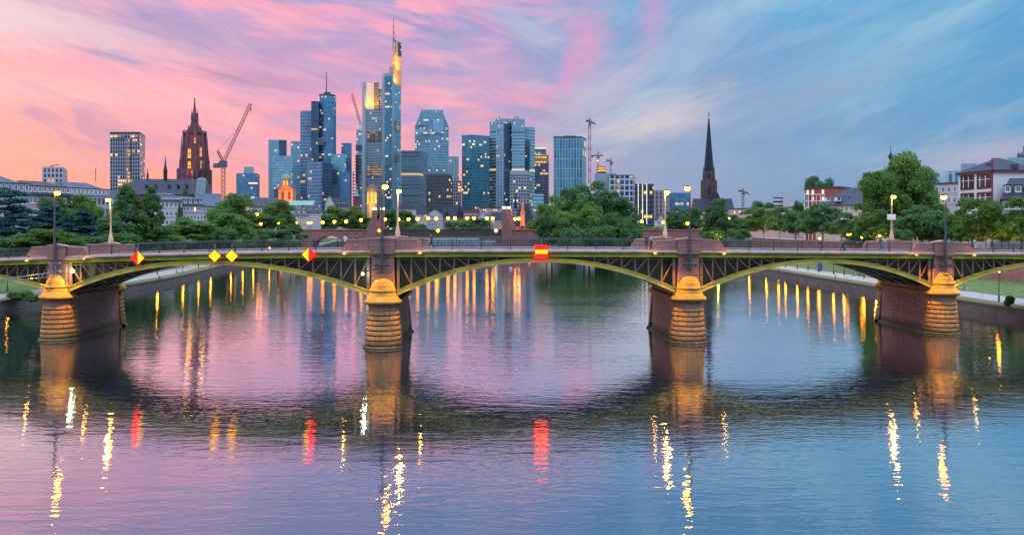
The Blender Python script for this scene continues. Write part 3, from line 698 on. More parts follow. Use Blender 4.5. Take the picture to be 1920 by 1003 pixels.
# ================================================================== skyline
CITYZ = 6.5
def foot(chain, back):
    """visible front corners (photo column, depth) left to right -> ground polygon, closed at the back"""
    f = [(X_(p, y), y) for p, y in chain]
    p0, y0 = chain[0]; p1, y1 = chain[-1]
    return f + [(X_(p1, y1 + back) * .998, y1 + back), (X_(p0, y0 + back) * .998, y0 + back)]
def block(q, chain, ytop, back, ybot=None, m=0, cap=None, Yr=None):
    Y = Yr or chain[0][1]; poly = foot(chain, back)
    z1 = [Z_(v, Y) for v in ytop] if isinstance(ytop, (list, tuple)) else Z_(ytop, Y)
    if isinstance(z1, list): z1 = z1 + [z1[-1], z1[0]]
    q.prism(poly, CITYZ if ybot is None else Z_(ybot, Y), z1, m, cap)
def tower(name, label, chain, ytop, mat, back=35, cat='skyscraper', group=None, extra=None, cap=None):
    q = MB(); block(q, chain, ytop, back, cap=1)
    c = foot(chain, back); cx = sum(p[0] for p in c) / len(c); cy = sum(p[1] for p in c) / len(c)
    r = empty(name, (cx, cy, CITYZ), label, cat, group)
    q.build('tower_shaft', [mat, cap or M['roofdark']], r)
    return r
def piece(r, nm, chain, ytop, mat, back=20, ybot=None, Yr=None, cap=None):
    q = MB(); block(q, chain, ytop, back, ybot, 0, 1, Yr); return q.build(nm, [mat, cap or M['roofdark']], r)
def mast(r, nm, px, y0, y1, Y, w0, w1, mat, n=6):
    q = MB(); q.tube(at(px, y0, Y), at(px, y1, Y), w0, w1, n); return q.build(nm, mat, r)
M['roofdark'] = simple('dark_flat_roof', (.06, .075, .09), .8)
TEAL = (.14, .37, .46); BLUE = (.075, .22, .36); DARK = (.035, .10, .18)
fa = facade
M['f_white'] = fa('white_grid_facade', (.022, .04, .08), (.36, .36, .42), 2.6, 3.9, .30, .18, .14, lk=1.5, cl=.5)
M['f_whitelit'] = fa('lit_stair_glazing', (.2, .15, .08), (.45, .42, .40), 1.6, 3.9, .25, .16, 4, lk=1.1, cl=.3)
M['f_office'] = fa('pale_office_facade', (.05, .07, .11), (.42, .42, .46), 2.6, 3.4, .45, .35, .02)
M['f_teal'] = fa('teal_curtain_wall', TEAL, (.16, .32, .38), 3.0, 3.8, .10, .20, .05, vary=.25)
M['f_teal2'] = fa('pale_teal_curtain_wall', (.15, .36, .46), (.28, .42, .50), 2.6, 3.6, .16, .22, .09)
M['f_blue'] = fa('blue_glass_wall', BLUE, (.07, .17, .28), 2.4, 3.7, .10, .14, .035, vary=.3)
M['f_bluegrid'] = fa('blue_grid_wall', (.07, .17, .28), (.30, .38, .47), 3.2, 4.4, .15, .16, .05)
M['f_dark'] = fa('dark_navy_wall', DARK, (.05, .075, .105), 2.8, 3.7, .12, .22, .035, vary=.4)
M['f_darkband'] = fa('dark_banded_wall', (.06, .13, .17), (.09, .16, .20), 40, 4.2, .0, .38, .004)
M['f_brown'] = fa('dark_brown_wall', (.035, .05, .065), (.065, .08, .095), 2.2, 3.6, .3, .3, .12, lk=1.2, cl=.35)
M['f_taunus'] = fa('light_mullion_glass', (.09, .25, .33), (.28, .42, .48), 2.7, 3.7, .17, .12, .045, lk=1.0)
M['f_strip'] = fa('vertical_strip_wall', (.08, .23, .31), (.34, .48, .56), 2.0, 3.8, .40, .08, .02)
M['f_eurot'] = fa('grey_mullion_glass', (.06, .20, .27), (.28, .46, .50), 3.3, 11.5, .24, .05, .03, lk=.9)
M['f_dg'] = fa('dark_teal_glass', (.06, .22, .30), (.07, .18, .25), 2.2, 3.7, .12, .12, .07, lk=1.4)
M['f_band'] = fa('pale_banded_office', (.09, .26, .35), (.31, .46, .54), 30, 3.9, .0, .45, .03)
M['f_lite'] = fa('pale_office_with_lit_rooms', (.07, .10, .13), (.30, .35, .40), 3.0, 3.6, .25, .3, .22, lc=(1, .74, .42), lk=1.0, cl=.3)
M['f_warm'] = fa('warmly_lit_office', (.05, .09, .14), (.10, .15, .20), 2.4, 3.8, .2, .25, .30, lk=1.3, cl=.3)
M['f_concr'] = simple('pale_blue_concrete', (.25, .36, .42), .6, var=.08, scale=.05)
M['f_warmglass'] = fa('lit_glass_storeys', (.13, .35, .48), (.30, .42, .48), 2.7, 3.7, .17, .12, .3, lk=1.0, cl=.2)
M['churchst'] = simple('grey_red_church_stone', (.10, .066, .072), .85, var=.4, scale=.4)
M['f_mid'] = fa('commerce_front', (.11, .20, .26), (.32, .40, .44), 2.6, 3.9, .22, .42, .07, lc=(1, .7, .4), lk=.7)
M['f_pinkoff'] = fa('pinkish_slab_office', (.10, .10, .13), (.33, .28, .29), 3.2, 3.4, .5, .2, .01)
M['f_lines'] = fa('dark_glass_with_light_lines', (.03, .06, .09), (.06, .09, .13), 2.2, 3.6, .12, .2, .08, lk=1.1)
M['lightline'] = emit('light_line', (.9, .86, .55), .75)
M['glowyellow'] = emit('yellow_floodlit_panel', (1, .55, .02), 1.0)
M['gardenlit'] = fa('sky_garden_glass', (.15, .13, .11), (.26, .24, .22), 4, 3.6, .12, .16, .6, lc=(1, .62, .3), lk=.4, cl=.1)

r = tower('office_tower', 'white gridded office tower with a lit central stripe, left of the cathedral', [(206, 900), (262, 900), (271, 935)], 249, M['f_white'], 20)
piece(r, 'stair_glazing', [(237, 898.6), (243, 898.6)], 262, M['f_whitelit'], 1.3)
piece(r, 'crown_windows', [(211, 899), (234, 899)], 252.5, M['f_whitelit'], .9, 258.5); piece(r, 'crown_windows', [(243.5, 899), (259, 899)], 252.5, M['f_whitelit'], .9, 258.5)
piece(r, 'roof_edge', [(205.6, 899.5), (262.3, 899.5), (271.4, 935)], 247.8, M['roofdark'], 20, 249.2)
r = tower('office_block', 'small pale office block peeping over the mansard roofs on the far left', [(79, 560), (118, 560), (125, 585)], 313, M['f_office'], 14, 'office block')
q = MB(); q.bar(at(94, 312.5, 565), at(104, 309.5, 565), .5); q.bar(at(104, 309.5, 565), at(111, 309, 565), .5); q.bar(at(96, 313, 565), at(96, 311, 565), .6); q.build('roof_crane', M['cranegrey'], r)
r = tower('office_tower', 'isolated blue office tower with a small roof block, right of the big crane', [(443, 1000), (480, 1000), (486, 1020)], 325, M['f_blue'], 20, 'office tower')
piece(r, 'roof_block', [(457, 1004), (475, 1004)], 313, M['f_concr'], 12, 325)
piece(r, 'lit_floor', [(466, 999.4), (482, 999.4)], 342.5, M['litwin'], .5, 345)
r = tower('office_tower', 'pale teal twin slab with bright left edge, left end of the main skyline cluster', [(503, 1250), (519, 1250), (537, 1250)], 262.5, M['f_teal'], 30)
piece(r, 'dark_panel', [(523, 1249), (536.5, 1249)], 263.5, M['f_dark'], .9, 292); piece(r, 'edge_strip', [(503, 1249), (507, 1249)], 262.5, M['f_concr'], .9)
r = tower('office_tower', 'teal office tower with framed bays, in front of the twin slab', [(512, 1120), (548, 1120)], 293, M['f_teal2'], 30)
piece(r, 'lit_floors', [(513, 1119), (521, 1119)], 352, M['f_warm'], .8, 374)
tower('office_tower', 'narrow teal tower just left of the tall gridded slab', [(545, 1200), (563, 1200)], 265, M['f_teal'], 30)
r = tower('skyscraper', 'round blue glass skyscraper with a tall red antenna and gridded slab beside it', [(563, 1150), (585, 1150)], 208, M['f_bluegrid'], 35)
piece(r, 'dark_shaft', [(583.5, 1142), (598, 1142)], 190, M['f_dark'], 40)
q = MB(); cx, cy = X_(613.5, 1160), 1160; rad = 16.5 * 1160 / F
q.lathe((cx, cy, 0), [(rad, CITYZ), (rad, Z_(182, 1160))], 32, m=0)
q.build('round_shaft', [M['f_blue']], r, smooth=True)
q = MB(); q.lathe((cx, cy, Z_(182, 1160)), [(rad * .93, 0), (rad * .93, 2.4), (rad * .4, 2.5), (rad * .36, 6)], 24); q.build('roof_ring', M['roofdark'], r)
mast(r, 'antenna', 612, 179, 135, 1160, 1.1, .5, M['cranered'])
piece(r, 'front_podium', [(577, 1080), (604, 1070), (622, 1085)], 304, M['f_bluegrid'], 40)
piece(r, 'front_podium', [(604, 1069), (622, 1084)], 305, M['f_dark'], .9)
piece(r, 'lit_floor', [(592, 1140), (607, 1140)], 259, M['f_warm'], 1.4, 272)
r = tower('office_tower', 'stepped glass office block with lit floors right of the round tower', [(620, 1120), (648, 1120)], 289, M['f_teal'], 30)
piece(r, 'lit_floors', [(621, 1119), (632, 1119)], 318, M['f_warm'], .8, 345); piece(r, 'front_wing', [(636, 1110), (656, 1110)], 323, M['f_blue'], 30)
tower('office_tower', 'plain narrow blue tower behind the stepped glass block', [(640, 1180), (659, 1180)], 268.5, M['f_blue'], 30)
r = tower('unfinished_tower', 'slim tower under construction with open floors, left of the tallest skyscraper', [(668, 1200), (679, 1200)], 243, M['f_teal2'], 20)
q = MB()
for k in range(16): q.box(at(671 - (4 if k > 5 else 0), 292 + k * 6, 1196), (9 if k > 5 else 8, 8, .8))
for k in range(3): q.bar(at(662.5 + k * 5, 292 + (30 if k == 0 else 0), 1193), at(662.5 + k * 5, 390, 1193), .7)
q.build('open_floors', M['cranegrey'], r); piece(r, 'dark_floor', [(667, 1198), (678.5, 1198)], 272, M['f_dark'], 10, 282)
# the tallest tower
r = tower('skyscraper', 'tallest skyscraper, three stepped wings with yellow floodlit crowns and a striped antenna', [(679, 1250), (686, 1244), (700, 1244), (717, 1250)], [155, 155, 207, 207], M['f_mid'], 40)
for ch in list(r.children): bpy.data.objects.remove(ch)
piece(r, 'left_column', [(679, 1250), (684, 1243), (687, 1243)], 155, M['f_concr'], 40)
piece(r, 'left_wing', [(686.5, 1244), (717, 1244)], 206, M['f_mid'], 40)
q = MB(); n = 8; Fr = [(X_(687 + 15 * k / n, 1253 + 6 * math.sin(k / n * 1.5)), 1253 + 6 * math.sin(k / n * 1.5)) for k in range(n + 1)]
q.prism(Fr + [(Fr[-1][0], 1268), (Fr[0][0], 1268)], Z_(206, 1250), Z_(154, 1250)); q.build('curved_crown_wall', M['whitepaint'], r)
piece(r, 'crown_grid', [(701, 1254), (710, 1254)], 154, fa('crown_grid_wall', (.10, .08, .07), (.33, .29, .24), 1.6, 3.6, .2, .4, .0), 20, 206, 1250)
piece(r, 'crown_grid', [(710, 1258), (717.5, 1258)], 165, M['f_mid'], 20, 206, 1250)
piece(r, 'sky_garden', [(688, 1243), (716.5, 1243)], 247, M['gardenlit'], .8, 265); piece(r, 'sky_garden', [(688, 1243), (716.5, 1243)], 311, M['gardenlit'], .8, 329)
piece(r, 'front_column', [(716, 1232), (720, 1222), (735, 1220), (740, 1232)], 140, M['f_concr'], 50)
piece(r, 'front_glass', [(722, 1219), (734, 1217.5)], 143, M['f_dg'], 2.5)
piece(r, 'right_wing', [(740, 1232), (751.5, 1250)], 158, M['f_teal'], 40, None, 1232); piece(r, 'sky_garden', [(741, 1231), (748, 1240)], 228, M['gardenlit'], .8, 245, 1232); piece(r, 'sky_garden', [(741, 1231), (748, 1240)], 290, M['gardenlit'], .8, 306, 1232)
piece(r, 'upper_crown', [(730, 1240), (741, 1236), (752, 1256)], 126, M['gold'], 20, 160, 1240)  # white crown coloured ochre to carry its yellow floodlighting
piece(r, 'top_stair', [(736.5, 1245), (742, 1240), (752, 1258)], [108, 79, 79], M['gold'], 14, 128, 1245)  # same floodlight yellow painted into the base colour
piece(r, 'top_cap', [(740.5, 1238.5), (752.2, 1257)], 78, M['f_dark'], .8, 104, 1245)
q = MB()
for k in range(8): q.tube(at(738 + .3 * (k == 0), 78 - k * 6.1, 1246), at(738, 78 - (k + 1) * 6.1, 1246), 1.5 - .16 * k, 1.5 - .16 * (k + 1), 6, k % 2)
q.bar(at(736, 97, 1244), at(738, 78, 1246), .9); q.build('antenna', [M['cranered'], M['gold']], r)
for (px, py, Y, e, ax, ay) in ((694, 204, 1238, 90000, 695, 175), (706, 204, 1240, 26000, 706, 180), (744, 157, 1230, 110000, 747, 133), (743, 124, 1234, 90000, 746, 98), (748, 130, 1240, 70000, 748, 108)):
    lamp_light('crown_floodlight', 'SPOT', at(px, py, Y - 4), e * .75, (1, .38, .0), r, aim=at(ax, ay, Y + 14), size=1, spot=110, blend=.8)
r = tower('office_tower', 'broad dark slab tower with horizontal bands beside the tallest skyscraper', [(752, 1000), (786, 1000), (800, 1035)], 282.5, M['f_darkband'], 25)
r = tower('skyscraper', 'glass skyscraper with chamfered shoulders and a lit mansard top', [(778, 1200), (806, 1190), (828, 1190), (841, 1200)], [236, 222, 222, 236], M['f_taunus'], 40)
piece(r, 'upper_storeys', [(778.5, 1201), (789, 1192), (831, 1192), (840.5, 1201)], [236, 212, 215, 236], M['f_taunus'], 38, 237)
piece(r, 'roof_block', [(789, 1196), (800, 1194), (831, 1196)], 206.5, M['f_strip'], 30, 216)
piece(r, 'lit_floors', [(779, 1188), (806, 1188)], 243, M['f_warmglass'], .8, 252); piece(r, 'lit_floors', [(812, 1188), (832, 1188)], 224, M['f_warmglass'], .8, 250)
tower('office_block', 'dark brown block with scattered lit windows below the chamfered skyscraper', [(799, 930), (847, 930)], 327, M['f_brown'], 30, 'office block')
tower('office_tower', 'narrow grey blue tower right of the chamfered skyscraper', [(841, 1150), (860, 1150)], 293.5, M['f_strip'], 25)
tower('office_block', 'white gridded block low between two dark towers', [(846, 1050), (865, 1050)], 339, M['f_white'], 20, 'office block')
r = tower('office_tower', 'wide dark teal glass tower with scattered lit windows', [(866, 1050), (884, 1042), (918, 1060)], 255, M['f_dg'], 30)
piece(r, 'roof_edge', [(865.7, 1049.5), (884, 1041.5), (918.3, 1059.5)], 253.6, M['f_concr'], 30, 255.2)
r = tower('skyscraper', 'striped twin office skyscraper with pale fins and a dark recess', [(918, 1080), (946, 1070)], 231, M['f_band'], 40)
piece(r, 'fin_wall', [(930, 1068), (945, 1066)], 247, M['f_strip'], 1.5); piece(r, 'crown', [(918, 1079), (945, 1069)], 229, M['f_strip'], 35, 247); piece(r, 'dark_recess', [(945, 1066), (960, 1082)], 229, M['f_dark'], 30)
piece(r, 'rear_shaft', [(929, 1095), (975, 1095)], 223, M['f_strip'], 35); piece(r, 'right_shaft', [(959.5, 1078), (984, 1078)], 224, M['f_band'], 40); piece(r, 'crown', [(959.5, 1077), (984, 1077)], 223, M['f_strip'], 40, 247)
piece(r, 'side_shaft', [(983, 1090), (997, 1090), (1003, 1100)], 239, M['f_band'], 40); piece(r, 'dark_recess', [(984, 1085), (993, 1087)], 263, M['f_dark'], 5)
q = MB()
for px in (936.5, 964.5, 969, 972): q.bar(at(px, 224, 1090), at(px, 219, 1090), 1.2)
q.build('roof_mast', M['cranegrey'], r)
r = tower('office_tower', 'pale office tower with rows of lit rooms in front of the striped twins', [(956, 960), (988, 960), (999, 985)], 320.5, M['f_lite'], 25)
piece(r, 'roof_band', [(956, 959.4), (988, 959.4), (999, 984.4)], 320, M['f_concr'], 25, 328)
r = tower('office_tower', 'warmly lit office tower with a bright band under its roof', [(1002, 1120), (1029, 1120)], 288, M['f_warm'], 30)
piece(r, 'roof_block', [(1002, 1124), (1024, 1124)], 278, M['f_blue'], 20, 288); piece(r, 'bright_band', [(1003, 1119), (1028.5, 1119)], 289, fa('bright_band_wall', (.2, .15, .1), (.3, .25, .2), 3, 4.2, .2, .05, 4, lk=1.1, cl=.3), .8, 300)
q = MB(); block(q, [(1001.6, 1119), (1024.4, 1119)], 277.4, 20, 279); q.build('light_line', M['lightline'], r)
tower('office_block', 'low pale blue block at the foot of the warmly lit tower', [(1000, 930), (1019, 930)], 364, M['f_band'], 20, 'office block')
r = tower('office_tower', 'freestanding gridded glass tower left of the tower cranes', [(1038, 1000), (1091, 1000), (1099, 1030)], 257.5, M['f_eurot'], 25)
piece(r, 'roof_edge', [(1037.7, 999.5), (1091, 999.5), (1099.3, 1030)], 256, M['roofdark'], 25, 258); piece(r, 'roof_block', [(1058, 1005), (1080, 1005)], 254.8, M['roofdark'], 15, 256.2)
r = tower('office_building', 'white office building with big square windows beside the island trees', [(1115, 700), (1155, 700)], [325, 325], M['f_concr'], 30, 'office building')
piece(r, 'window_wing', [(1142, 690), (1186, 690), (1191, 705)], 330, fa('big_square_windows', (.05, .09, .14), (.50, .55, .60), 4.0, 4.6, .25, .25, .03), 28)
piece(r, 'roof_edge', [(1143, 692), (1188, 692)], 328, M['roofdark'], 20, 330.2); piece(r, 'lit_corner', [(1156.5, 689), (1160.5, 689)], 337, M['f_whitelit'], .9, 375)
q = MB(); cx, cy = X_(1128.5, 705), 705
q.lathe((cx, cy, Z_(325, 705)), [(3.6, 0), (3.6, 1.2), (3.2, 1.3), (3.2, 2.6), (3.8, 2.7), (3.8, 3.4), (2.8, 3.5), (2.8, 4.6), (3.4, 4.7), (3.4, 5.2), (.5, 5.3)], 16, m=[0, 0, 1, 0, 0, 0, 1, 0, 0, 0]); q.build('round_lantern', [M['roofdark'], M['amberwin']], r)
r = tower('office_building', 'dark glass office block with thin vertical light lines, right of the island', [(1190, 640), (1226, 640)], 345, M['f_lines'], 25, 'office building')
q = MB()
for px in (1196.5, 1204.5, 1212.5): block(q, [(px, 639.3), (px + .9, 639.3)], 345, .5, 420)
q.build('light_line', M['lightline'], r)
tower('office_building', 'plain pinkish slab building behind an amber lamp post', [(1226, 680), (1248, 680), (1255, 700)], 357, M['f_pinkoff'], 20, 'office building')
tower('office_building', 'wide blue grey office slab left of the slender church spire', [(1255, 720), (1293, 720)], 361.5, M['f_blue'], 20, 'office building')
r = tower('office_building', 'small white banded office building far away over the long pale building', [(1450, 760), (1473, 760)], 370, fa('white_banded_office', (.06, .08, .1), (.58, .59, .62), 30, 3.6, 0, .5, 0), 16, 'office building')
piece(r, 'stair_tower', [(1468, 758), (1483, 758)], 366, M['plaster'], 16)
tower('office_tower', 'faint blue rounded tower far behind, left of the white school', [(1737, 800), (1743, 794), (1756, 794), (1762, 800)], 325, M['f_blue'], 20)
tower('office_block', 'grey glass roof block between the big tree and the white school', [(1774, 280), (1797, 280)], 321.5, M['f_strip'], 10, 'office block')
tower('office_block', 'pale grey roof block rising behind the left slope of the school roof', [(1803, 330), (1832, 330)], 307, M['f_concr'], 12, 'office block')
r = tower('office_block', 'pale block with antennas on its roof at the far right edge', [(1890, 290), (1950, 290)], 295.5, M['f_concr'], 14, 'office block')
q = MB()
for k, px in enumerate((1908, 1910, 1913, 1916, 1919)): q.bar(at(px, 296, 292), at(px, 288 - (k % 2) * 2 - (14 if k == 4 else 0), 292), .25)
q.box(at(1914, 292, 292), (1.8, 1, .9)); q.build('roof_antenna', M['cranegrey'], r)

# ------------------------------------------------------------------ cranes
def lattice(q, a, b, w, n, m=0, t=.3):
    a, b = Vector(a), Vector(b); d = b - a; L = d.length; d /= L; up = Vector((0, 0, 1)) if abs(d.z) < .9 else Vector((0, 1, 0))
    e = d.cross(up).normalized() * w / 2; g = d.cross(e).normalized() * w / 2
    for k in range(n):
        p, r_ = a + d * L * k / n, a + d * L * (k + 1) / n; mm = (m + k) % 2 if m >= 0 else -m - 1
        C0 = [p + e + g, p - e + g, p - e - g, p + e - g]; C1 = [r_ + e + g, r_ - e + g, r_ - e - g, r_ + e - g]
        for i in range(4): q.bar(C0[i], C1[i], t, mm)
        q.bar(C0[0], C1[1], t * .7, mm); q.bar(C0[2], C1[3], t * .7, mm); q.bar(C0[1], C1[2], t * .7, mm)
Y = 560
r = empty('tower_crane', at(418, 385, Y), 'big luffing tower crane with raised jib right of the cathedral', 'crane')
q = MB(); lattice(q, at(418.5, 392, Y), at(418.5, 314, Y), 2.0, 11, -1, .25); q.build('mast', M['cranered'], r)
q = MB(); lattice(q, at(420, 302, Y), at(470, 195, Y), 1.5, 18, -1, .20); q.build('jib', M['cranered'], r)
q = MB(); q.box(at(418.5, 308, Y), (4.4, 3, 4.4)); q.box(at(406, 311, Y), (3.6, 2.4, 2.8)); q.bar(at(404, 308.5, Y), at(420, 306, Y), 1.2); q.build('slewing_cab', M['cranegrey'], r)
q = MB(); lattice(q, at(418.5, 304, Y), at(408, 283, Y), 1.2, 6, -1, .34); q.build('back_frame', M['cranered'], r)
q = MB(); q.bar(at(408, 283, Y), at(450, 237, Y), .14); q.bar(at(469.5, 197, Y), at(470.5, 213, Y), .12); q.box(at(470.5, 206, Y), (.7, .7, 1.2)); q.build('cable', M['cranegrey'], r)
Y = 1190
r = empty('tower_crane', at(677, 243, Y), 'thin luffing crane jib above the unfinished slim tower', 'crane')
q = MB(); lattice(q, at(676.5, 236, Y), at(660, 177, Y), 2.2, 10, -1, .42); q.build('jib', M['cranered'], r); q = MB(); q.box(at(676.5, 238.5, Y), (4, 3, 4)); q.bar(at(676.5, 240, Y), at(676.5, 246, Y), 1.6); q.build('slewing_cab', M['whitepaint'], r)
for (px, yt, yb, Y, jl, jr, lab, w_) in ((1105.5, 222, 345, 900, -5, 11, 'tall red and white tower crane right of the gridded glass tower', 2.4), (1121, 284, 330, 860, -11, 10, 'short dark tower crane, middle of the three by the island trees', 1.8),
                              (1145, 296, 330, 860, -6, 5, 'shortest dark tower crane over the white office building', 1.6), (1393, 353, 392, 800, -6, 11, 'distant thin tower crane over the long pale building', 1.8)):
    r = empty('tower_crane', at(px, yb, Y), lab, 'crane')
    q = MB(); lattice(q, at(px, yb, Y), at(px, yt + 10, Y), w_, 11, 0, w_ * .18); q.build('mast', [M['cranered'], M['greypl']], r)
    q = MB(); tl = 4 if jl > -8 else 0
    q.bar(at(px + jl, yt + 8 - tl, Y), at(px + jr, yt + 8 + tl * .7, Y), w_ * .7); q.bar(at(px, yt + 10, Y), at(px, yt, Y), w_ * .5); q.bar(at(px, yt + 1, Y), at(px + jr * .7, yt + 7 + tl * .5, Y), w_ * .15); q.build('jib', M['cranegrey'], r)
    q = MB(); q.box(at(px + jl, yt + 9.5 - tl, Y), (2.2, 1.6, 2)); q.box(at(px + 1, yt + 11, Y), (2, 2, 2.2)); q.build('counterweight', M['cranegrey'], r)
    if px == 1121: q = MB(); q.lathe(at(1120.5, 302, Y - 3), [(.02, -.8), (.8, 0), (.02, .8)], 8); q.build('beacon', emit('crane_beacon', (1, .35, .25), 6), r)

# ------------------------------------------------------------------ cathedral
Y = 520; S = Y / F
r = empty('cathedral', at(350, 425, Y), 'gothic red sandstone cathedral with a tall ornate tower and long slate nave roof', 'cathedral')
def hexlathe(q, px, prof, n=8, m=0, Yc=Y, rot=math.pi / 8, cap=True):
    cx, cy = X_(px, Yc), Yc
    q.lathe((cx, cy, 0), [(rr * Yc / F, Z_(py, Yc)) for rr, py in prof], n, rot, rot + 2 * math.pi, m, cap=cap)
TX = 365
q = MB(); q.prism([(X_(TX - 23, Y), Y - 9), (X_(TX + 23, Y), Y - 9), (X_(TX + 23, Y), Y + 9), (X_(TX - 23, Y), Y + 9)], 7, Z_(318, Y)); hexlathe(q, TX, [(21.5, 324), (20, 300), (18.5, 268), (18.6, 252)])
for k in range(8):                                                # buttress strips up the octagon
    a = k * math.pi / 4 + math.pi / 8; q.bar((X_(TX, Y) + 19.2 * S * math.cos(a), Y + 19.2 * S * math.sin(a), Z_(322, Y)), (X_(TX, Y) + 19.2 * S * math.cos(a), Y + 19.2 * S * math.sin(a), Z_(246, Y)), 1.1)
q.build('tower_shaft', M['gothic'], r)
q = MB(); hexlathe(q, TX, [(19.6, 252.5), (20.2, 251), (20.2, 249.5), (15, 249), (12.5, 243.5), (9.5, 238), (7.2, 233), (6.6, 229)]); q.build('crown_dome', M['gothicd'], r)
q = MB()
for k in range(16):
    a = k * math.pi / 8; x, y = X_(TX, Y) + 19.4 * S * math.cos(a), Y + 19.4 * S * math.sin(a)
    q.tube((x, y, Z_(252, Y)), (x, y, Z_(244 + (k % 2) * 3, Y)), .45, .05, 4)
for k in range(8):
    a = k * math.pi / 4; x, y = X_(TX, Y) + 12 * S * math.cos(a), Y + 12 * S * math.sin(a); q.tube((x, y, Z_(247, Y)), (x, y, Z_(235, Y)), .5, .05, 4)
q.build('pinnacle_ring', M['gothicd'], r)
q = MB(); hexlathe(q, TX, [(6.4, 234), (5.8, 215), (6.3, 214), (4.2, 212), (3.0, 209), (2.3, 204), (1.2, 194), (.7, 186), (.3, 182.5)])
for k in range(8):
    a = k * math.pi / 4; x, y = X_(TX, Y) + 6.2 * S * math.cos(a), Y + 6.2 * S * math.sin(a); q.tube((x, y, Z_(226, Y)), (x, y, Z_(205, Y)), .35, .05, 4)
q.box(at(TX, 187, Y), (1.2, .5, .3)); q.build('lantern_spire', M['gothic'], r)
for px, ytop, w_, d in ((340.5, 255, 3.7, -7), (388.5, 255, 3.7, -7), (336.5, 302, 2.8, -5), (392.8, 302, 2.8, -5), (351, 296, 2.6, -10), (379, 296, 2.6, -10), (361, 300, 2.6, -11), (370, 300, 2.6, -11)):
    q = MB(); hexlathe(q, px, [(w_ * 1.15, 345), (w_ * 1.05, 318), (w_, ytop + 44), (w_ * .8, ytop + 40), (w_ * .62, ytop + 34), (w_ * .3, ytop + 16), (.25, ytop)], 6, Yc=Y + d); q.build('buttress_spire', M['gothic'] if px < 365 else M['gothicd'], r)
for px, y0, y1, w_ in ((355, 281, 299, 5.5), (355, 304, 322, 5.5), (376.5, 279, 296, 3.4), (378, 303, 320, 3.4), (365.5, 262, 272, 3.0)):
    q = MB(); c = at(px, 0, Y - 9.6 + abs(px - 365) * .10); h = w_ * S / 2; z0, z1 = Z_(y1, Y), Z_(y0, Y)
    q.face([(c.x - h, c.y, z0), (c.x + h, c.y, z0), (c.x + h, c.y, z1 - h), (c.x + h * .5, c.y, z1 - h * .3), (c.x, c.y, z1), (c.x - h * .5, c.y, z1 - h * .3), (c.x - h, c.y, z1 - h)])
    q.bar((c.x, c.y - .1, z0), (c.x, c.y - .1, z1 - h * .4), .25, 1); q.bar((c.x - h, c.y - .1, (z0 + z1) / 2), (c.x + h, c.y - .1, (z0 + z1) / 2), .25, 1)
    q.build('lancet_window', [M['amberwin'], M['gothicd']], r)
for px, py in ((352, 247), (378, 246), (357, 322)): lamp_light('tower_floodlight', 'POINT', at(px, py, Y - 13), 650, (1, .45, .10), r, size=1.2)
q = MB(); yn = Y - 14; zr, ze = Z_(335.5, yn), Z_(366, yn)
for a, c, y0, y1 in ((240, 395, yn - 8, yn + 12),):
    P = [(X_(250, yn + 2), yn + 2, zr), (X_(388, yn + 2), yn + 2, zr)]
    B = [(X_(234, y0), y0, ze), (X_(398, y0), y0, ze), (X_(398, y1), y1, ze), (X_(240, y1), y1, ze)]
    q.face([B[0], B[1], P[1], P[0]]); q.face([B[2], B[3], P[0], P[1]]); q.face([B[1], B[2], P[1]]); q.face([B[3], B[0], P[0]])
q.build('nave_roof', M['slate'], r)
q = MB(); q.prism([(X_(240, yn - 7), yn - 7), (X_(396, yn - 7), yn - 7), (X_(396, yn + 11), yn + 11), (X_(244, yn + 11), yn + 11)], 7, ze - .02); q.build('nave_wall', M['gothic'], r)
for px in (275, 292, 317, 334, 350):
    q = MB(); c = at(px, 350, yn - 3.6); q.box((c.x, c.y, c.z), (1.1, 1.6, 1.2)); q.prism([(c.x - .8, c.y - .9), (c.x + .8, c.y - .9), (c.x + .8, c.y + 1), (c.x - .8, c.y + 1)], c.z + .6, c.z + 1.5, top=[(c.x, c.y - .9), (c.x, c.y - .9), (c.x, c.y + 1), (c.x, c.y + 1)]); q.build('roof_dormer', M['slate'], r)
for px, y0, yb, w_, mm in ((310, 293, 342, 3.6, 'navy'), (276.7, 316, 338, 2.0, 'gothicd')):
    q = MB(); hexlathe(q, px, [(w_, yb), (w_ * .95, y0 + (yb - y0) * .62), (w_ * 1.15, y0 + (yb - y0) * .6), (w_ * .45, y0 + (yb - y0) * .35), (.3, y0)], 8, Yc=yn + 2); q.build('roof_spire', M[mm], r)
q = MB(); c = at(374.5, 366, yn - 9)
for k in range(6): q.tube((c.x - 3 + 1.2 * k, c.y, c.z - 2), (c.x - 2.6 + 1.04 * k, c.y + 3, c.z + 10.5 - abs(k - 2.5) * .5), .09, .09, 4)
for k in range(6): q.bar((c.x - 3.1 + .08 * k, c.y + k * .5, c.z + 1.7 * k), (c.x + 3.1 - .08 * k, c.y + k * .5, c.z + 1.7 * k), .12)
q.face([(c.x - 3, c.y + .2, c.z - 2), (c.x + 3, c.y + .2, c.z - 2), (c.x + 2.5, c.y + 3.2, c.z + 9.8), (c.x, c.y + 3.3, c.z + 10.6), (c.x - 2.5, c.y + 3.2, c.z + 9.8)], 1)
q.build('scaffold_sheet', [M['steel'], simple('pale_scaffold_net', (.30, .38, .42), .9, var=.3, scale=.6)], r)

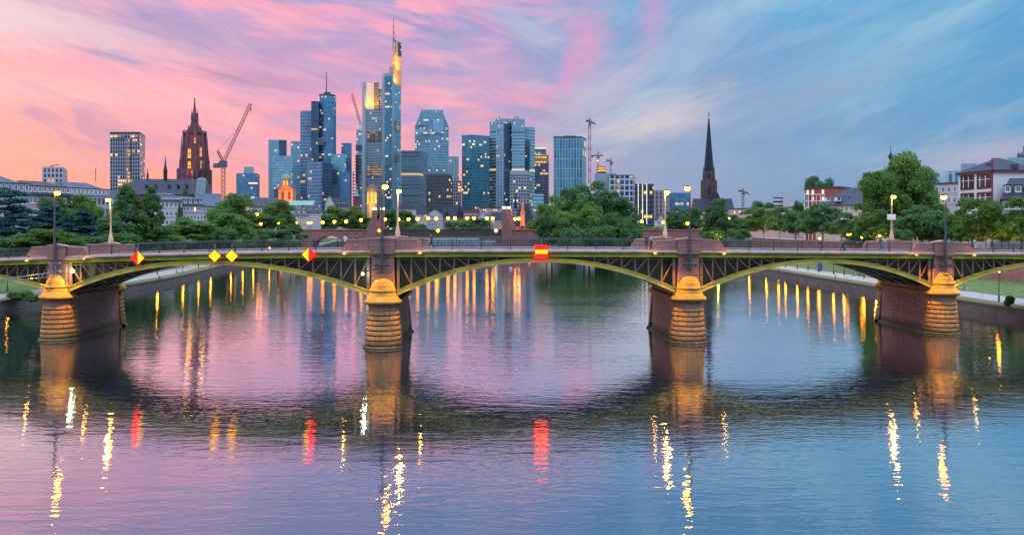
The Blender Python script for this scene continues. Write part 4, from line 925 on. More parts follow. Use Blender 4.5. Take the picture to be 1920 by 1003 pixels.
# ------------------------------------------------------------------ slender church spire on the right
Y = 494; S = Y / F
r = empty('church', at(1329, 425, Y), 'church with a very slender dark spire and red sandstone tower on the right bank', 'church')
q = MB(); hexlathe(q, 1329, [(9.3, 326), (8.6, 312), (6.2, 285), (3.6, 253), (1.4, 226), (.9, 224)], 8, Yc=Y); q.build('spire', M['navy'], r)
q = MB(); hexlathe(q, 1329, [(.5, 228), (1.5, 226.5), (1.5, 224), (.4, 222.5), (.35, 209)], 8, Yc=Y); c = at(1329, 216.5, Y); q.box(c, (2.0, .25, .3)); q.box((c.x, c.y, c.z + 1.2), (1.1, .2, .25)); q.build('cross', M['blackpaint'], r)
q = MB(); q.prism([(X_(1316.5, Y), Y - 4), (X_(1341.5, Y), Y - 4), (X_(1341.5, Y), Y + 4), (X_(1316.5, Y), Y + 4)], 7, Z_(341, Y)); hexlathe(q, 1329, [(11.8, 342), (10.8, 326), (10, 322)], 8, Yc=Y)
for px in (1317, 1341): q.bar(at(px, 380, Y - 4), at(px, 338, Y - 4), 1.4)
q.build('tower_shaft', M['churchst'], r)
for px, yt in ((1319, 311), (1339, 311), (1325, 318), (1333.5, 318)):
    q = MB(); hexlathe(q, px, [(2.2, 345), (1.8, 326), (.2, yt)], 6, Yc=Y - 3.6); q.build('pinnacle', M['churchst'], r)
for px, y0, y1, w_, dy in ((1330, 348, 366, 6.5, -4.1), (1329.5, 328, 333, 4.5, -3.5)):
    q = MB(); c = at(px, 0, Y + dy); h = w_ * S / 2; z0, z1 = Z_(y1, Y), Z_(y0, Y)
    q.face([(c.x - h, c.y, z0), (c.x + h, c.y, z0), (c.x + h, c.y, z1 - h), (c.x, c.y, z1), (c.x - h, c.y, z1 - h)]); q.bar((c.x, c.y - .1, z0), (c.x, c.y - .1, z1), .2, 1)
    q.build('belfry_opening', [M['blackpaint'], M['gothicd']], r)
q = MB(); yn = Y - 6
for a, c_, zr_, dd in ((1300, 1372, 372.5, 7),):
    zr, ze = Z_(zr_, yn), Z_(397, yn); x0, x1 = X_(a, yn), X_(c_, yn)
    q.face([(x0, yn - dd, ze), (x1, yn - dd, ze), (x1, yn, zr), (x0, yn, zr)]); q.face([(x1, yn + dd, ze), (x0, yn + dd, ze), (x0, yn, zr), (x1, yn, zr)])
xc = X_(1338, yn); q.face([(xc - 4.6, yn - 10, ze), (xc + 4.6, yn - 10, ze), (xc, yn - 9, Z_(361, yn))]); q.face([(xc - 4.6, yn - 10, ze), (xc, yn - 9, Z_(361, yn)), (xc, yn, Z_(361, yn)), (xc - 4.6, yn, ze)]); q.face([(xc + 4.6, yn - 10, ze), (xc + 4.6, yn, ze), (xc, yn, Z_(361, yn)), (xc, yn - 9, Z_(361, yn))])
q.build('nave_roof', M['navy'], r)
q = MB(); q.prism([(X_(1300, yn), yn - 6.5), (X_(1372, yn), yn - 6.5), (X_(1372, yn), yn + 6.5), (X_(1300, yn), yn + 6.5)], 7, Z_(397, yn) - .05); q.face([(X_(1299.5, yn), yn - 7, Z_(397, yn)), (X_(1299.5, yn), yn, Z_(372, yn)), (X_(1299.5, yn), yn + 7, Z_(397, yn))]); q.build('nave_wall', M['gothic'], r)

# ------------------------------------------------------------------ small churches and landmark towers of the old town
Y = 700
r = empty('church_tower', at(535, 425, Y), 'orange floodlit church tower with a green copper dome before the skyline', 'church tower')
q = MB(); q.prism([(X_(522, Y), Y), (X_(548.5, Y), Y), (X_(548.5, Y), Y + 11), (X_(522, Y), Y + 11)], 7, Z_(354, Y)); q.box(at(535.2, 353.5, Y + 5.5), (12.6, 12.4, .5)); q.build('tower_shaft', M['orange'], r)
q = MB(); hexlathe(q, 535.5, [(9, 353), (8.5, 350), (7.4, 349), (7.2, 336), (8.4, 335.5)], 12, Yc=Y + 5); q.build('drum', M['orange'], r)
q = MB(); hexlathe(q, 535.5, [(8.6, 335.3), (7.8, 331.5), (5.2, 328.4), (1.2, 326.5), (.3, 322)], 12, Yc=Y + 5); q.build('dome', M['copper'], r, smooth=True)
for px, w_, y0, y1, dy in ((530, 5, 359, 374, -.15), (542.5, 5, 359, 374, -.15), (532.5, 2.2, 339, 348, 1.4), (538.5, 2.2, 339, 348, 1.4)):
    q = MB(); c = at(px, 0, Y + dy); h = w_ * Y / F / 2; z0, z1 = Z_(y1, Y), Z_(y0, Y); q.face([(c.x - h, c.y, z0), (c.x + h, c.y, z0), (c.x + h, c.y, z1 - h), (c.x + h * .6, c.y, z1 - h * .3), (c.x, c.y, z1), (c.x - h * .6, c.y, z1 - h * .3), (c.x - h, c.y, z1 - h)]); q.build('arched_window', M['amberwin'] if y1 < 350 else M['gothicd'], r)
for px, py, e in ((527, 374, 16000), (545, 372, 30000), (535, 352, 9000)): lamp_light('tower_floodlight', 'POINT', at(px, py, Y - 8), e * .27, (1, .26, .06), r, size=1.5)
Y = 560
r = empty('church_tower', at(697, 425, Y), 'golden floodlit octagonal church tower at the foot of the tallest skyscraper', 'church tower')
q = MB(); hexlathe(q, 697.3, [(9.4, 420), (9.4, 357), (10.2, 356.5), (10.2, 354.5)], 8, Yc=Y); q.build('tower_shaft', M['gold'], r)
q = MB(); hexlathe(q, 697.3, [(10.4, 354.3), (7, 349.5), (.4, 346)], 8, Yc=Y); q.build('roof', M['redtile'], r)
for px, y0, y1 in ((697.3, 361, 382), (690.6, 361, 382), (704, 361, 382)):
    q = MB(); c = at(px, 0, Y - 3.35 + abs(px - 697.3) * .12); h = .75; z0, z1 = Z_(y1, Y), Z_(y0, Y); q.face([(c.x - h, c.y, z0), (c.x + h, c.y, z0), (c.x + h, c.y, z1 - h), (c.x, c.y, z1), (c.x - h, c.y, z1 - h)]); q.bar((c.x - h, c.y - .05, (z0 + z1) / 2), (c.x + h, c.y - .05, (z0 + z1) / 2), .3, 1); q.build('arched_window', [M['amberwin'], M['gold']], r)
for px, py, e in ((692, 388, 9000), (702, 388, 9000), (697, 364, 4000)): lamp_light('tower_floodlight', 'POINT', at(px, py, Y - 7), e * .12, (1, .42, .06), r, size=1.2)
Y = 620
r = empty('church_tower', at(668, 425, Y), 'small dark red church tower with a slim green spire, left of the golden tower', 'church tower')
q = MB(); hexlathe(q, 668.5, [(6.4, 420), (6.4, 370), (7, 369.5), (7, 368)], 8, Yc=Y); q.build('tower_shaft', M['gothic'], r)
q = MB(); hexlathe(q, 668.5, [(6.6, 368), (3.4, 364), (2, 356), (.3, 344)], 8, Yc=Y); q.build('spire', M['copper'], r)
Y = 640
r = empty('church', at(980, 425, Y), 'small orange floodlit church with steep dark roofs right of the stone bridge pylon', 'church')
q = MB(); hexlathe(q, 980, [(5, 425), (4.6, 398), (3.6, 396), (3.3, 384), (1.6, 381), (.4, 371)], 6, Yc=Y - 8); q.build('gable_turret', M['orange'], r)
q = MB(); zr, ze = Z_(383, Y), Z_(424, Y); x0, x1 = X_(969, Y), X_(1004, Y)
q.face([(X_(962, Y), Y - 7, ze), (x1, Y - 7, ze), (X_(991, Y), Y, zr), (X_(975, Y), Y, zr)]); q.face([(x1, Y + 7, ze), (X_(962, Y), Y + 7, ze), (X_(975, Y), Y, zr), (X_(991, Y), Y, zr)]); q.face([(x1, Y - 7, ze), (x1, Y + 7, ze), (X_(991, Y), Y, zr)]); q.face([(X_(962, Y), Y + 7, ze), (X_(962, Y), Y - 7, ze), (X_(975, Y), Y, zr)]); q.build('nave_roof', M['navy'], r)
q = MB(); hexlathe(q, 966.5, [(3, 392), (2.4, 380), (.3, 363)], 6, Yc=Y + 4); q.build('roof_spire', M['navy'], r)
q = MB(); q.prism([(X_(964, Y), Y - 6.6), (X_(1003, Y), Y - 6.6), (X_(1003, Y), Y + 6.6), (X_(964, Y), Y + 6.6)], 6, Z_(423.8, Y)); q.build('nave_wall', M['orange'], r)
for px, py, e in ((978, 408, 4200), (972, 414, 4000), (992, 421, 3000)): lamp_light('church_floodlight', 'POINT', at(px, py, Y - 13), e * .22, (1, .36, .09), r, size=1)
Y = 300
r = empty('steeple', at(1670, 425, Y), 'pink steeple with dark onion dome and cross behind the big leafy tree', 'steeple')
q = MB(); hexlathe(q, 1670, [(4.4, 440), (4.4, 330), (3.9, 328), (3.4, 309), (4.2, 308)], 8, Yc=Y); q.build('tower_shaft', M['redst'], r)
q = MB(); hexlathe(q, 1670, [(4.2, 307.8), (2.2, 304), (2.0, 301), (3.9, 296.5), (4.2, 293.5), (3, 290), (1.2, 287.5), (.5, 284), (.3, 274)], 10, Yc=Y); c = at(1670, 278, Y); q.box(c, (.6, .1, .12)); q.build('onion_dome', M['navy'], r, smooth=True)
# ================================================================== houses
_win = {}
def win_mesh(wd, ht, lit=False, frame='whitepaint', bars=1):
    k = (round(wd, 2), round(ht, 2), lit, frame, bars)
    if k not in _win:
        q = MB(); t = .13
        for x in (-wd / 2 + t / 2, wd / 2 - t / 2): q.box((x, -.05, ht / 2), (t, .12, ht))
        for z in (t / 2, ht - t / 2): q.box((0, -.05, z), (wd - 2 * t - .004, .12, t))
        for b_ in range(bars): q.box((-wd / 2 + wd * (b_ + 1) / (bars + 1), -.045, ht / 2), (.07, .08, ht - 2 * t - .004))
        q.box((0, -.10, -.06), (wd + .3, .26, .11))
        q.face([(-wd / 2 + .02, -.02, .02), (wd / 2 - .02, -.02, .02), (wd / 2 - .02, -.02, ht - .02), (-wd / 2 + .02, -.02, ht - .02)], 1)
        o = q.build('window', [M[frame], M['litwin'] if lit else M['winglass']], org=(0, 0, 0)); _win[k] = o.data; bpy.data.objects.remove(o)
    return _win[k]
def add_win(r, pos, rz, wd, ht, lit=False, frame='whitepaint', bars=1):
    o = bpy.data.objects.new('window', win_mesh(wd, ht, lit, frame, bars)); COL.objects.link(o); o.parent = r
    o.location = Vector(pos) - wl(r); o.rotation_euler = (0, 0, rz); return o
class Frame:
    def __init__(s, A, B):
        s.o = Vector((X_(*A), A[1], 0)); e = Vector((X_(*B), B[1], 0)); d = e - s.o; s.w = d.length; s.ux = d.normalized(); s.uy = Vector((-s.ux.y, s.ux.x, 0)); s.rz = math.atan2(s.ux.y, s.ux.x)
    def P(s, x, y, z): v = s.o + s.ux * x + s.uy * y; return (v.x, v.y, z)
def house(label, A, B, eave, ridge, depth, wall='plaster', roof='slate', rtype='gable', rows=2, cols=5, wz=None, cat='house', zb=None, name='house', dorm=0, chim=0, lit=.12, frame='whitepaint', wd=1.1, ht=1.7, side=0, hipin=.35, dwall=None):
    f = Frame(A, B); Y = (A[1] + B[1]) / 2; ze, zr = Z_(eave, Y), Z_(ridge, Y); zb = UP - .6 if zb is None else zb
    c = f.P(f.w / 2, depth / 2, zb); r = empty(name, c, label, cat)
    P = f.P; W_ = f.w; D = depth
    q = MB(); poly = [P(0, 0, 0)[:2], P(W_, 0, 0)[:2], P(W_, D, 0)[:2], P(0, D, 0)[:2]]; q.prism(poly, zb, ze)
    if rtype == 'gable':
        for x in (.02, W_ - .02): q.face([P(x, 0, ze), P(x, D / 2, zr), P(x, D, ze)])
    if rtype == 'front':
        q.face([P(0, .02, ze), P(W_, .02, ze), P(W_ / 2, .02, zr)]); q.face([P(0, D - .02, ze), P(W_, D - .02, ze), P(W_ / 2, D - .02, zr)])
    q.build('wall', M[wall], r)
    o = .45; q = MB(); e0 = ze - .12; T = .16
    if rtype == 'gable':
        for s_ in (0, 1):
            y0 = -o if s_ == 0 else D + o
            a = [P(-o, y0, e0), P(W_ + o, y0, e0), P(W_ + o, D / 2, zr + .1), P(-o, D / 2, zr + .1)]
            q.face(a); q.face([(p[0], p[1], p[2] + T) for p in a]); q.face([a[0], a[1], (a[1][0], a[1][1], a[1][2] + T), (a[0][0], a[0][1], a[0][2] + T)])
            for i in (0, 1): p, k = a[i], a[3 - i]; q.face([p, k, (k[0], k[1], k[2] + T), (p[0], p[1], p[2] + T)])
    elif rtype == 'front':
        for s_ in (0, 1):
            x0 = -o if s_ == 0 else W_ + o
            a = [P(x0, -o, e0), P(x0, D + o, e0), P(W_ / 2, D + o, zr + .1), P(W_ / 2, -o, zr + .1)]
            q.face(a); q.face([(p[0], p[1], p[2] + T) for p in a]); p, k = a[0], a[3]; q.face([p, k, (k[0], k[1], k[2] + T), (p[0], p[1], p[2] + T)])
    elif rtype == 'hip':
        h = min(W_ * hipin, W_ / 2 - .01); a = [P(-o, -o, e0), P(W_ + o, -o, e0), P(W_ + o, D + o, e0), P(-o, D + o, e0)]; u, v = P(h, D / 2, zr), P(W_ - h, D / 2, zr)
        q.face([a[0], a[1], v, u]); q.face([a[1], a[2], v]); q.face([a[2], a[3], u, v]); q.face([a[3], a[0], u]); q.prism([p[:2] for p in a], e0 - .2, e0 - .002)
    elif rtype == 'mansard':
        zm = ze + (zr - ze) * .55; i1 = 1.0; i2 = D * .42; hx = min(W_ * .2, 5)
        R0 = [P(-o, -o, e0), P(W_ + o, -o, e0), P(W_ + o, D + o, e0), P(-o, D + o, e0)]; R1 = [P(i1, i1, zm), P(W_ - i1, i1, zm), P(W_ - i1, D - i1, zm), P(i1, D - i1, zm)]
        R2 = [P(hx, D / 2, zr), P(W_ - hx, D / 2, zr)]
        for k in range(4): q.face([R0[k], R0[(k + 1) % 4], R1[(k + 1) % 4], R1[k]])
        q.face([R1[0], R1[1], R2[1], R2[0]]); q.face([R1[1], R1[2], R2[1]]); q.face([R1[2], R1[3], R2[0], R2[1]]); q.face([R1[3], R1[0], R2[0]]); q.prism([p[:2] for p in R0], e0 - .25, e0 - .002)
    else:
        q.prism([P(-.3, -.3, 0)[:2], P(W_ + .3, -.3, 0)[:2], P(W_ + .3, D + .3, 0)[:2], P(-.3, D + .3, 0)[:2]], ze + .002, max(zr, ze + .4))
    rf = q.build('roof', M[roof], r)
    for k in range(chim):
        q = MB(); xx = W_ * (.3 + .4 * k); c = P(xx, D * .5, zr); q.box((c[0], c[1], zr + .2), (1.0, .8, 2.4), f.rz); q.box((c[0], c[1], zr + 1.5), (1.2, 1.0, .2), f.rz); q.build('chimney', M['redbr'], rf)
    for k in range(dorm):
        xx = W_ * (k + .5) / dorm
        if rtype == 'mansard': yy, zz, hh, dd = .15, ze + .5, (zr - ze) * .42, 1.6
        else: fr = .28; yy, zz, hh, dd = D / 2 * fr, ze + (zr - ze) * fr, min(1.7, (zr - ze) * .35), 1.9
        q = MB(); c = P(xx, yy + dd / 2, zz + hh / 2); q.box(c, (1.5, dd, hh), f.rz); c = P(xx, yy + dd / 2 - .1, zz + hh + .09); q.box(c, (1.8, dd + .3, .16), f.rz, 1)
        dm = q.build('dormer', [M[dwall or wall], M[roof]], r); add_win(r, P(xx, yy - .01, zz + .15), f.rz, .95, hh - .3, random.random() < lit * .5, frame)
    zw = ze - .75
    for j in range(rows):
        z = zw - ht - j * 3.1
        for i in range(cols):
            x = W_ * (i + .5) / cols
            add_win(r, P(x, 0, z), f.rz, min(wd, W_ / cols * .7), ht, random.random() < lit, frame)
    for j in range(rows if side else 0):
        for i in range(side): add_win(r, P(W_, D * (i + .5) / side, zw - ht - j * 3.1), f.rz + math.pi / 2, wd, ht, random.random() < lit, frame)
    return r, f, rf

# left bank, nearest row with slate mansards
house('leftmost pale house under a broad slate roof with twin chimneys', (-42, 195), (56, 208), 362, 327, 13, 'greypl', 'slateb', 'mansard', 2, 9, dorm=9, chim=1, lit=.03)
r, f, rf = house('long pale house with dark slate roof and dormer row, second from the left edge', (52, 222), (132, 234), 365, 338.5, 13, 'pinkpl', 'slate', 'mansard', 2, 9, dorm=9, lit=.03)
r, f, rf = house('white house with balcony grid and slate dormer roof below the gridded tower', (128, 248), (206, 262), 369, 341, 13, 'plaster', 'slateb', 'mansard', 0, 0, dorm=10, lit=.03)
bal = MB(); P = f.P; ze = Z_(371, 255)
for k in range(11): bal.bar(P(f.w * k / 10, -1.3, ze - 9.5), P(f.w * k / 10, -1.3, ze), .22)
for j in range(4): bal.box(P(f.w / 2, -.65, ze - 3.1 * j), (f.w, 1.3, .2), f.rz); 
bal.build('balcony_grid', M['plaster'], r)
for j in range(3):
    q = MB(); q.box(P(f.w / 2, -1.3, ze - 3.1 * j - 2.45), (f.w - .3, .08, 1.0), f.rz); q.build('balcony_railing', M['greypl'], r)
    for k in range(10): add_win(r, P(f.w * (k + .5) / 10, 0, ze - 3.1 * j - 2.6), f.rz, 1.5, 2.0, False)
q = MB(); c = at(179.5, 341, 262); q.bar(c, (c.x, c.y, c.z + 4), .15); q.box((c.x, c.y, c.z + 2.6), (.8, .1, .1)); q.build('roof_finial', M['blackpaint'], rf)
house('low dark roofed house squeezed between the balcony house and the conifers', (203, 290), (250, 298), 372, 357, 10, 'greypl', 'slate', 'gable', 2, 5)
house('white house with long glazed attic behind the conical conifers', (293, 300), (341, 306), 376, 361, 11, 'plaster', 'slateb', 'mansard', 3, 6, dorm=7, dwall='greypl', lit=.02)
house('blue grey house with bay windows, in front of the scaffolded cathedral choir', (343, 310), (381, 316), 384, 368, 11, 'greypl', 'slateb', 'mansard', 3, 6, dorm=4, lit=.02, wd=1.6)
house('gabled hall with pale slate roof and red end wall beside the big crane', (368, 380), (414, 384), 379, 363, 14, 'redst', 'slateb', 'gable', 0, 0)
house('white house with plain slate roof left of the round leafy trees', (380, 340), (424, 346), 387, 377, 10, 'plaster', 'slateb', 'gable', 3, 7, lit=.03)
house('cream house with dormered slate roof between the leafy trees', (468, 480), (507, 486), 389, 377, 11, 'cream', 'slate', 'gable', 2, 7, dorm=5)
house('dark roofed house behind the dormered cream house', (484, 540), (522, 544), 380, 371, 11, 'cream', 'slate', 'gable', 1, 6)
house('long hall with low green copper roof below the orange church tower', (541, 640), (585, 640), 385, 376.5, 16, 'greypl', 'copper', 'gable', 1, 9, lit=.2)
house('white riverside house with slate hip roof left of the stone bridge', (548, 462), (578, 468), 404, 388, 13, 'cream', 'slateb', 'hip', 3, 7, dorm=3)
house('white riverside house with tall narrow windows nearest the stone bridge', (575, 470), (602, 474), 399, 385, 12, 'plaster', 'slate', 'gable', 4, 8, dorm=2, wd=.8)
r, f, rf = house('house with a white stepped gable before the dark glass towers', (609, 620), (627, 620), 385, 369, 12, 'plaster', 'slate', 'front', 1, 3)
q = MB()
for k in range(5): q.box(f.P(f.w / 2, -.16, Z_(385 - 3.2 * k, 620) + .6), (f.w * (1.04 - .2 * k), .3, 1.25), f.rz)
q.build('stepped_gable', M['plaster'], r)
house('steep dark slate roof right of the stepped gable house', (627, 625), (652, 628), 388, 371, 13, 'cream', 'navy', 'gable', 1, 5, dorm=4)
house('dark pavilion roof with white window band right of the golden tower', (746, 660), (777, 660), 391, 371, 12, 'plaster', 'navy', 'hip', 1, 7, hipin=.45)
house('tall steep slate tower house over the steel bridge girder', (775, 700), (801, 700), 401, 382, 12, 'cream', 'navy', 'hip', 2, 4, hipin=.3)
house('pale twin gabled house over the yellow girder light', (800, 705), (830, 705), 403, 392, 11, 'plaster', 'slate', 'front', 3, 7, lit=.1)
r, f, rf = house('dark slate museum house with pointed roof turrets over the girder', (831, 710), (868, 710), 408, 388, 12, 'pinkpl', 'navy', 'gable', 2, 8)
for px, yt in ((838.5, 390), (861, 379), (868, 391)):
    q = MB(); hexlathe(q, px, [(3.4, 404), (3.0, 398), (1.2, yt + 6), (.2, yt)], 6, Yc=708); q.build('roof_turret', M['navy'], rf)
house('red brick house with flat eaves right of the roof turrets', (869, 700), (898, 700), 398, 394.5, 12, 'redbr', 'redtile', 'flat', 3, 9)
house('white gabled house beside the red brick house', (896, 690), (913, 690), 408, 394, 11, 'plaster', 'slateb', 'front', 1, 3)
house('white house with round topped pale roof left of the bridge pylon', (908, 700), (930, 700), 409, 397, 11, 'plaster', 'slateb', 'hip', 1, 4)
house('dark roofed pink house touching the right bridge pylon', (922, 695), (948, 695), 412, 398, 11, 'pinkpl', 'navy', 'gable', 1, 5)
house('long flat white block behind the pale gabled houses', (897, 860), (960, 860), 391, 388.5, 14, 'pinkpl', 'roofdark', 'flat', 1, 16, lit=.3)
house('slate roofed house right of the small orange church', (996, 650), (1030, 650), 407, 396, 12, 'cream', 'slate', 'gable', 2, 7, lit=.25)
house('small white gabled house beside an amber lamp post right of the island', (1232, 520), (1247, 520), 412, 401, 9, 'plaster', 'slate', 'front', 2, 3)
# right bank
r, f, rf = house('very long pale flat roofed building behind the row of street trees', (1366, 470), (1520, 420), 391, 389, 16, 'pinkpl', 'roofdark', 'flat', 3, 30, lit=.05, cat='building', name='long_building')
house('pale flat roofed wing behind the dark leaning tree', (1309, 476), (1369, 472), 397, 395, 14, 'cream', 'roofdark', 'flat', 2, 12, lit=.05, cat='building')
r, f, rf = house('modern red house with white frame and lit glazing under a flat roof', (1510, 362), (1570, 352), 353, 350.5, 12, 'redbr', 'roofdark', 'flat', 0, 0)
q = MB(); ze = Z_(353, 357)
for k in range(6): q.bar(f.P(f.w * k / 5 * .62, -.7, 7), f.P(f.w * k / 5 * .62, -.7, ze - 2.6), .26)
for j in range(4): q.bar(f.P(0, -.7, ze - 2.6 - j * 2.8), f.P(f.w * .62, -.7, ze - 2.6 - j * 2.8), .26)
q.build('white_frame', M['whitepaint'], r)
for i, j, l in ((0, 0, 1), (1, 0, 1), (3, 0, 1), (3, 1, 1), (0, 1, 0), (1, 1, 1), (0, 2, 0), (1, 2, 0)): add_win(r, f.P(f.w * (.08 + .16 * i), 0, ze - 2.4 - j * 2.8), f.rz, 1.1, 1.8, bool(l))
r, f, rf = house('cream house with large slate hip roof and white dormers beside the red house', (1530, 340), (1640, 318), 384, 351, 18, 'cream', 'slate', 'hip', 3, 12, hipin=.30, lit=.08)
for px in (1558, 1578, 1597):
    q = MB(); c = at(px, 373, 329); c.y += 4.0; q.box(c, (1.6, 2.6, 1.7)); q.box((c.x, c.y - .1, c.z + .95), (1.9, 3, .18), 0, 1); q.build('dormer', [M['whitepaint'], M['slate']], r); add_win(r, (c.x, c.y - 1.31, c.z - .7), 0, 1.3, 1.4)
# the white school with red window surrounds
r, f, rf = house('white school building with dark red window surrounds and dark hip roof', (1797, 216), (1862, 203), 321, 296, 12, 'whitewall', 'navy', 'hip', 0, 0, hipin=.47, cat='school', name='school_building')
for j, (y0, y1) in enumerate(((326.5, 354), (361, 386))):
    for u0, u1 in ((.08, .46), (.56, .95)):
        z0, z1 = Z_(y1, 207), Z_(y0, 207); q = MB(); xc = f.w * (u0 + u1) / 2; wd = f.w * (u1 - u0); P = f.P
        for s_ in (-1, 1): q.box(P(xc + s_ * wd / 2, -.04, (z0 + z1) / 2), (.32, .1, z1 - z0), f.rz)
        q.box(P(xc, -.04, z1 - .1), (wd - .33, .1, .4), f.rz); q.box(P(xc, -.05, z0 + .1), (wd - .33, .14, .3), f.rz)
        for k in range(1, 5): q.box(P(xc - wd / 2 + wd * k / 5, -.04, (z0 + z1) / 2), (.26, .08, z1 - z0 - .85), f.rz, 1 if k % 2 else 0)
        q.box(P(xc, -.03, z0 + (z1 - z0) * .62), (wd - .51, .05, .16), f.rz, 1)
        q.face([P(xc - wd / 2, -.02, z0), P(xc + wd / 2, -.02, z0), P(xc + wd / 2, -.02, z1), P(xc - wd / 2, -.02, z1)], 2); q.build('window', [M['redst'], M['whitepaint'], M['winglass']], r)
q = MB(); ze = Z_(321, 207)
for k in range(26): q.box(f.P(f.w - (.24 if k % 2 else .39), -.04, 8 + k * .8 + .4), ((.5 if k % 2 else .8), .14, .78), f.rz)
q.build('corner_quoins', M['redst'], r)
q = MB(); q.box(f.P(f.w / 2, -.3, ze - .35), (f.w + .8, .5, .22), f.rz); q.box(f.P(f.w + .28, 6, ze - .35), (.5, 12, .4), f.rz); q.build('eaves_band', M['redst'], r)
for u in (.62, .95): q = MB(); c = f.P(f.w * u, 2.6 if u < .9 else 6, ze + 1.5 if u < .9 else ze + 1.0); q.box(c, (1.2, 1.2, 1.0), f.rz); q.build('roof_vent', M['roofdark'], rf)
q = MB(); c = f.P(f.w * .2, 8, Z_(304, 207)); q.box((c[0], c[1], c[2]), (1.4, 1.0, 3.0), f.rz); q.build('chimney', M['redbr'], rf)
r, f, rf = house('white flat roofed annexe with rooftop plants left of the white school', (1752, 246), (1796, 240), 345, 343.5, 12, 'plaster', 'roofdark', 'flat', 2, 4, wd=.9, lit=0)
house('white side wing of the school with a low dark roof at the right edge', (1906, 208), (1990, 206), 321, 311, 11, 'whitewall', 'navy', 'gable', 0, 0)
house('steep dark mansard roofed house at the right edge below the school', (1880, 196), (1960, 192), 372, 331, 14, 'greypl', 'navy', 'hip', 1, 6, dorm=4, hipin=.18, lit=.05)
# ================================================================== trees
def leaf_mat(name, c, var=.5):
    m, t, b = new_mat(name); g = t.node('ShaderNodeNewGeometry'); oi = t.node('ShaderNodeObjectInfo'); tc = t.node('ShaderNodeTexCoord')
    n = t.noise(tc.outputs['Object'], .45, 3, .6)
    f = t.m('ADD', t.m('MULTIPLY', g.outputs['Random Per Island'], .45), t.m('ADD', t.m('MULTIPLY', n, .5), t.m('MULTIPLY', oi.outputs['Random'], .12)))
    col = t.ramp(f, [(.15, tuple(x * (1 - var) for x in c)), (.55, c), (.9, (c[0] * (1 + var * 1.3), c[1] * (1 + var), c[2] * (1 + var * .4)))])
    t.n.remove(b); d = t.node('ShaderNodeBsdfDiffuse'); tr = t.node('ShaderNodeBsdfTranslucent'); t.put(d.inputs[0], col); t.put(tr.inputs[0], col)
    mx = t.node('ShaderNodeMixShader'); mx.inputs[0].default_value = .42; t.l.new(d.outputs[0], mx.inputs[1]); t.l.new(tr.outputs[0], mx.inputs[2]); t.l.new(mx.outputs[0], t.n['Material Output'].inputs[0])
    return m
M['leaf'] = leaf_mat('green_leaves', (.145, .28, .085)); M['leafb'] = leaf_mat('blue_green_needles', (.05, .13, .135)); M['leafd'] = leaf_mat('dark_green_leaves', (.105, .22, .09))
M['leafy'] = leaf_mat('fresh_green_leaves', (.12, .235, .06)); M['leafc'] = leaf_mat('conifer_needles', (.10, .205, .075)); M['leafr'] = leaf_mat('dark_red_leaves', (.05, .02, .03))
M['bark'] = simple('bark', (.10, .075, .055), .9, var=.4, scale=2, bump=.5)
rng = np.random.default_rng(5)
def leaves(name, C, size, outward, mat, org=(0, 0, 0)):
    """C: (n,3) leaf centres; outward: (n,3) rough directions"""
    n = len(C); d = outward + rng.normal(0, .75, (n, 3)); d /= np.linalg.norm(d, axis=1)[:, None]
    a = rng.normal(0, 1, (n, 3)); u = np.cross(d, a); u /= np.linalg.norm(u, axis=1)[:, None]; v = np.cross(d, u)
    s = 1.2 * size * rng.uniform(.6, 1.35, n)[:, None]; bend = d * s * rng.uniform(-.25, .25, n)[:, None]
    V = np.stack([C + u * s, C + v * s * .62 + bend, C - u * s, C - v * s * .62 + bend], 1).reshape(-1, 3)
    me = bpy.data.meshes.new(name); me.vertices.add(4 * n); me.vertices.foreach_set('co', V.ravel()); me.loops.add(4 * n); me.loops.foreach_set('vertex_index', np.arange(4 * n))
    me.polygons.add(n); me.polygons.foreach_set('loop_start', np.arange(0, 4 * n, 4)); me.materials.append(mat); me.update(); me.validate(); return me
def sphere_pts(n):
    p = rng.normal(0, 1, (n, 3)); return p / np.linalg.norm(p, axis=1)[:, None]
def crown_blobs(blobs, per):
    C, O = [], []
    for (c, r, sq) in blobs:
        k = int(1.6 * per * r * r); d = sphere_pts(k); d[:, 2] = np.where(d[:, 2] < -.5, -d[:, 2], d[:, 2])
        rad = r * (1.16 - .62 * rng.random(k) ** 1.4)[:, None] * (1 + .22 * np.sin(d[:, :1] * 9 + c[0] * 3) * np.cos(d[:, 1:2] * 8 + c[2]))
        C.append(np.array(c) + d * rad * np.array([1, 1, sq])); O.append(d + np.array([0, 0, .35]))
    return np.concatenate(C), np.concatenate(O)
def trunk_mesh(H, r, split, limbs, spread):
    q = MB(); q.tube((0, 0, -.4), (r * .3, 0, H * split), r, r * .7, 8); q.tube((r * .3, 0, H * split), (0, r, H * .86), r * .7, r * .12, 7)
    for k in range(limbs):
        a = 2 * math.pi * k / limbs + .5; z0 = H * (split + .07 * (k % 3)); m_ = (spread * .5 * math.cos(a), spread * .5 * math.sin(a), z0 + H * .14)
        q.tube((0, 0, z0), m_, r * .42, r * .28, 6); q.tube(m_, (spread * .9 * math.cos(a + .2), spread * .9 * math.sin(a + .2), z0 + H * .32), r * .28, r * .06, 5)
    o = q.build('trunk', M['bark'], org=(0, 0, 0)); me = o.data; bpy.data.objects.remove(o); return me
PROTO = {}
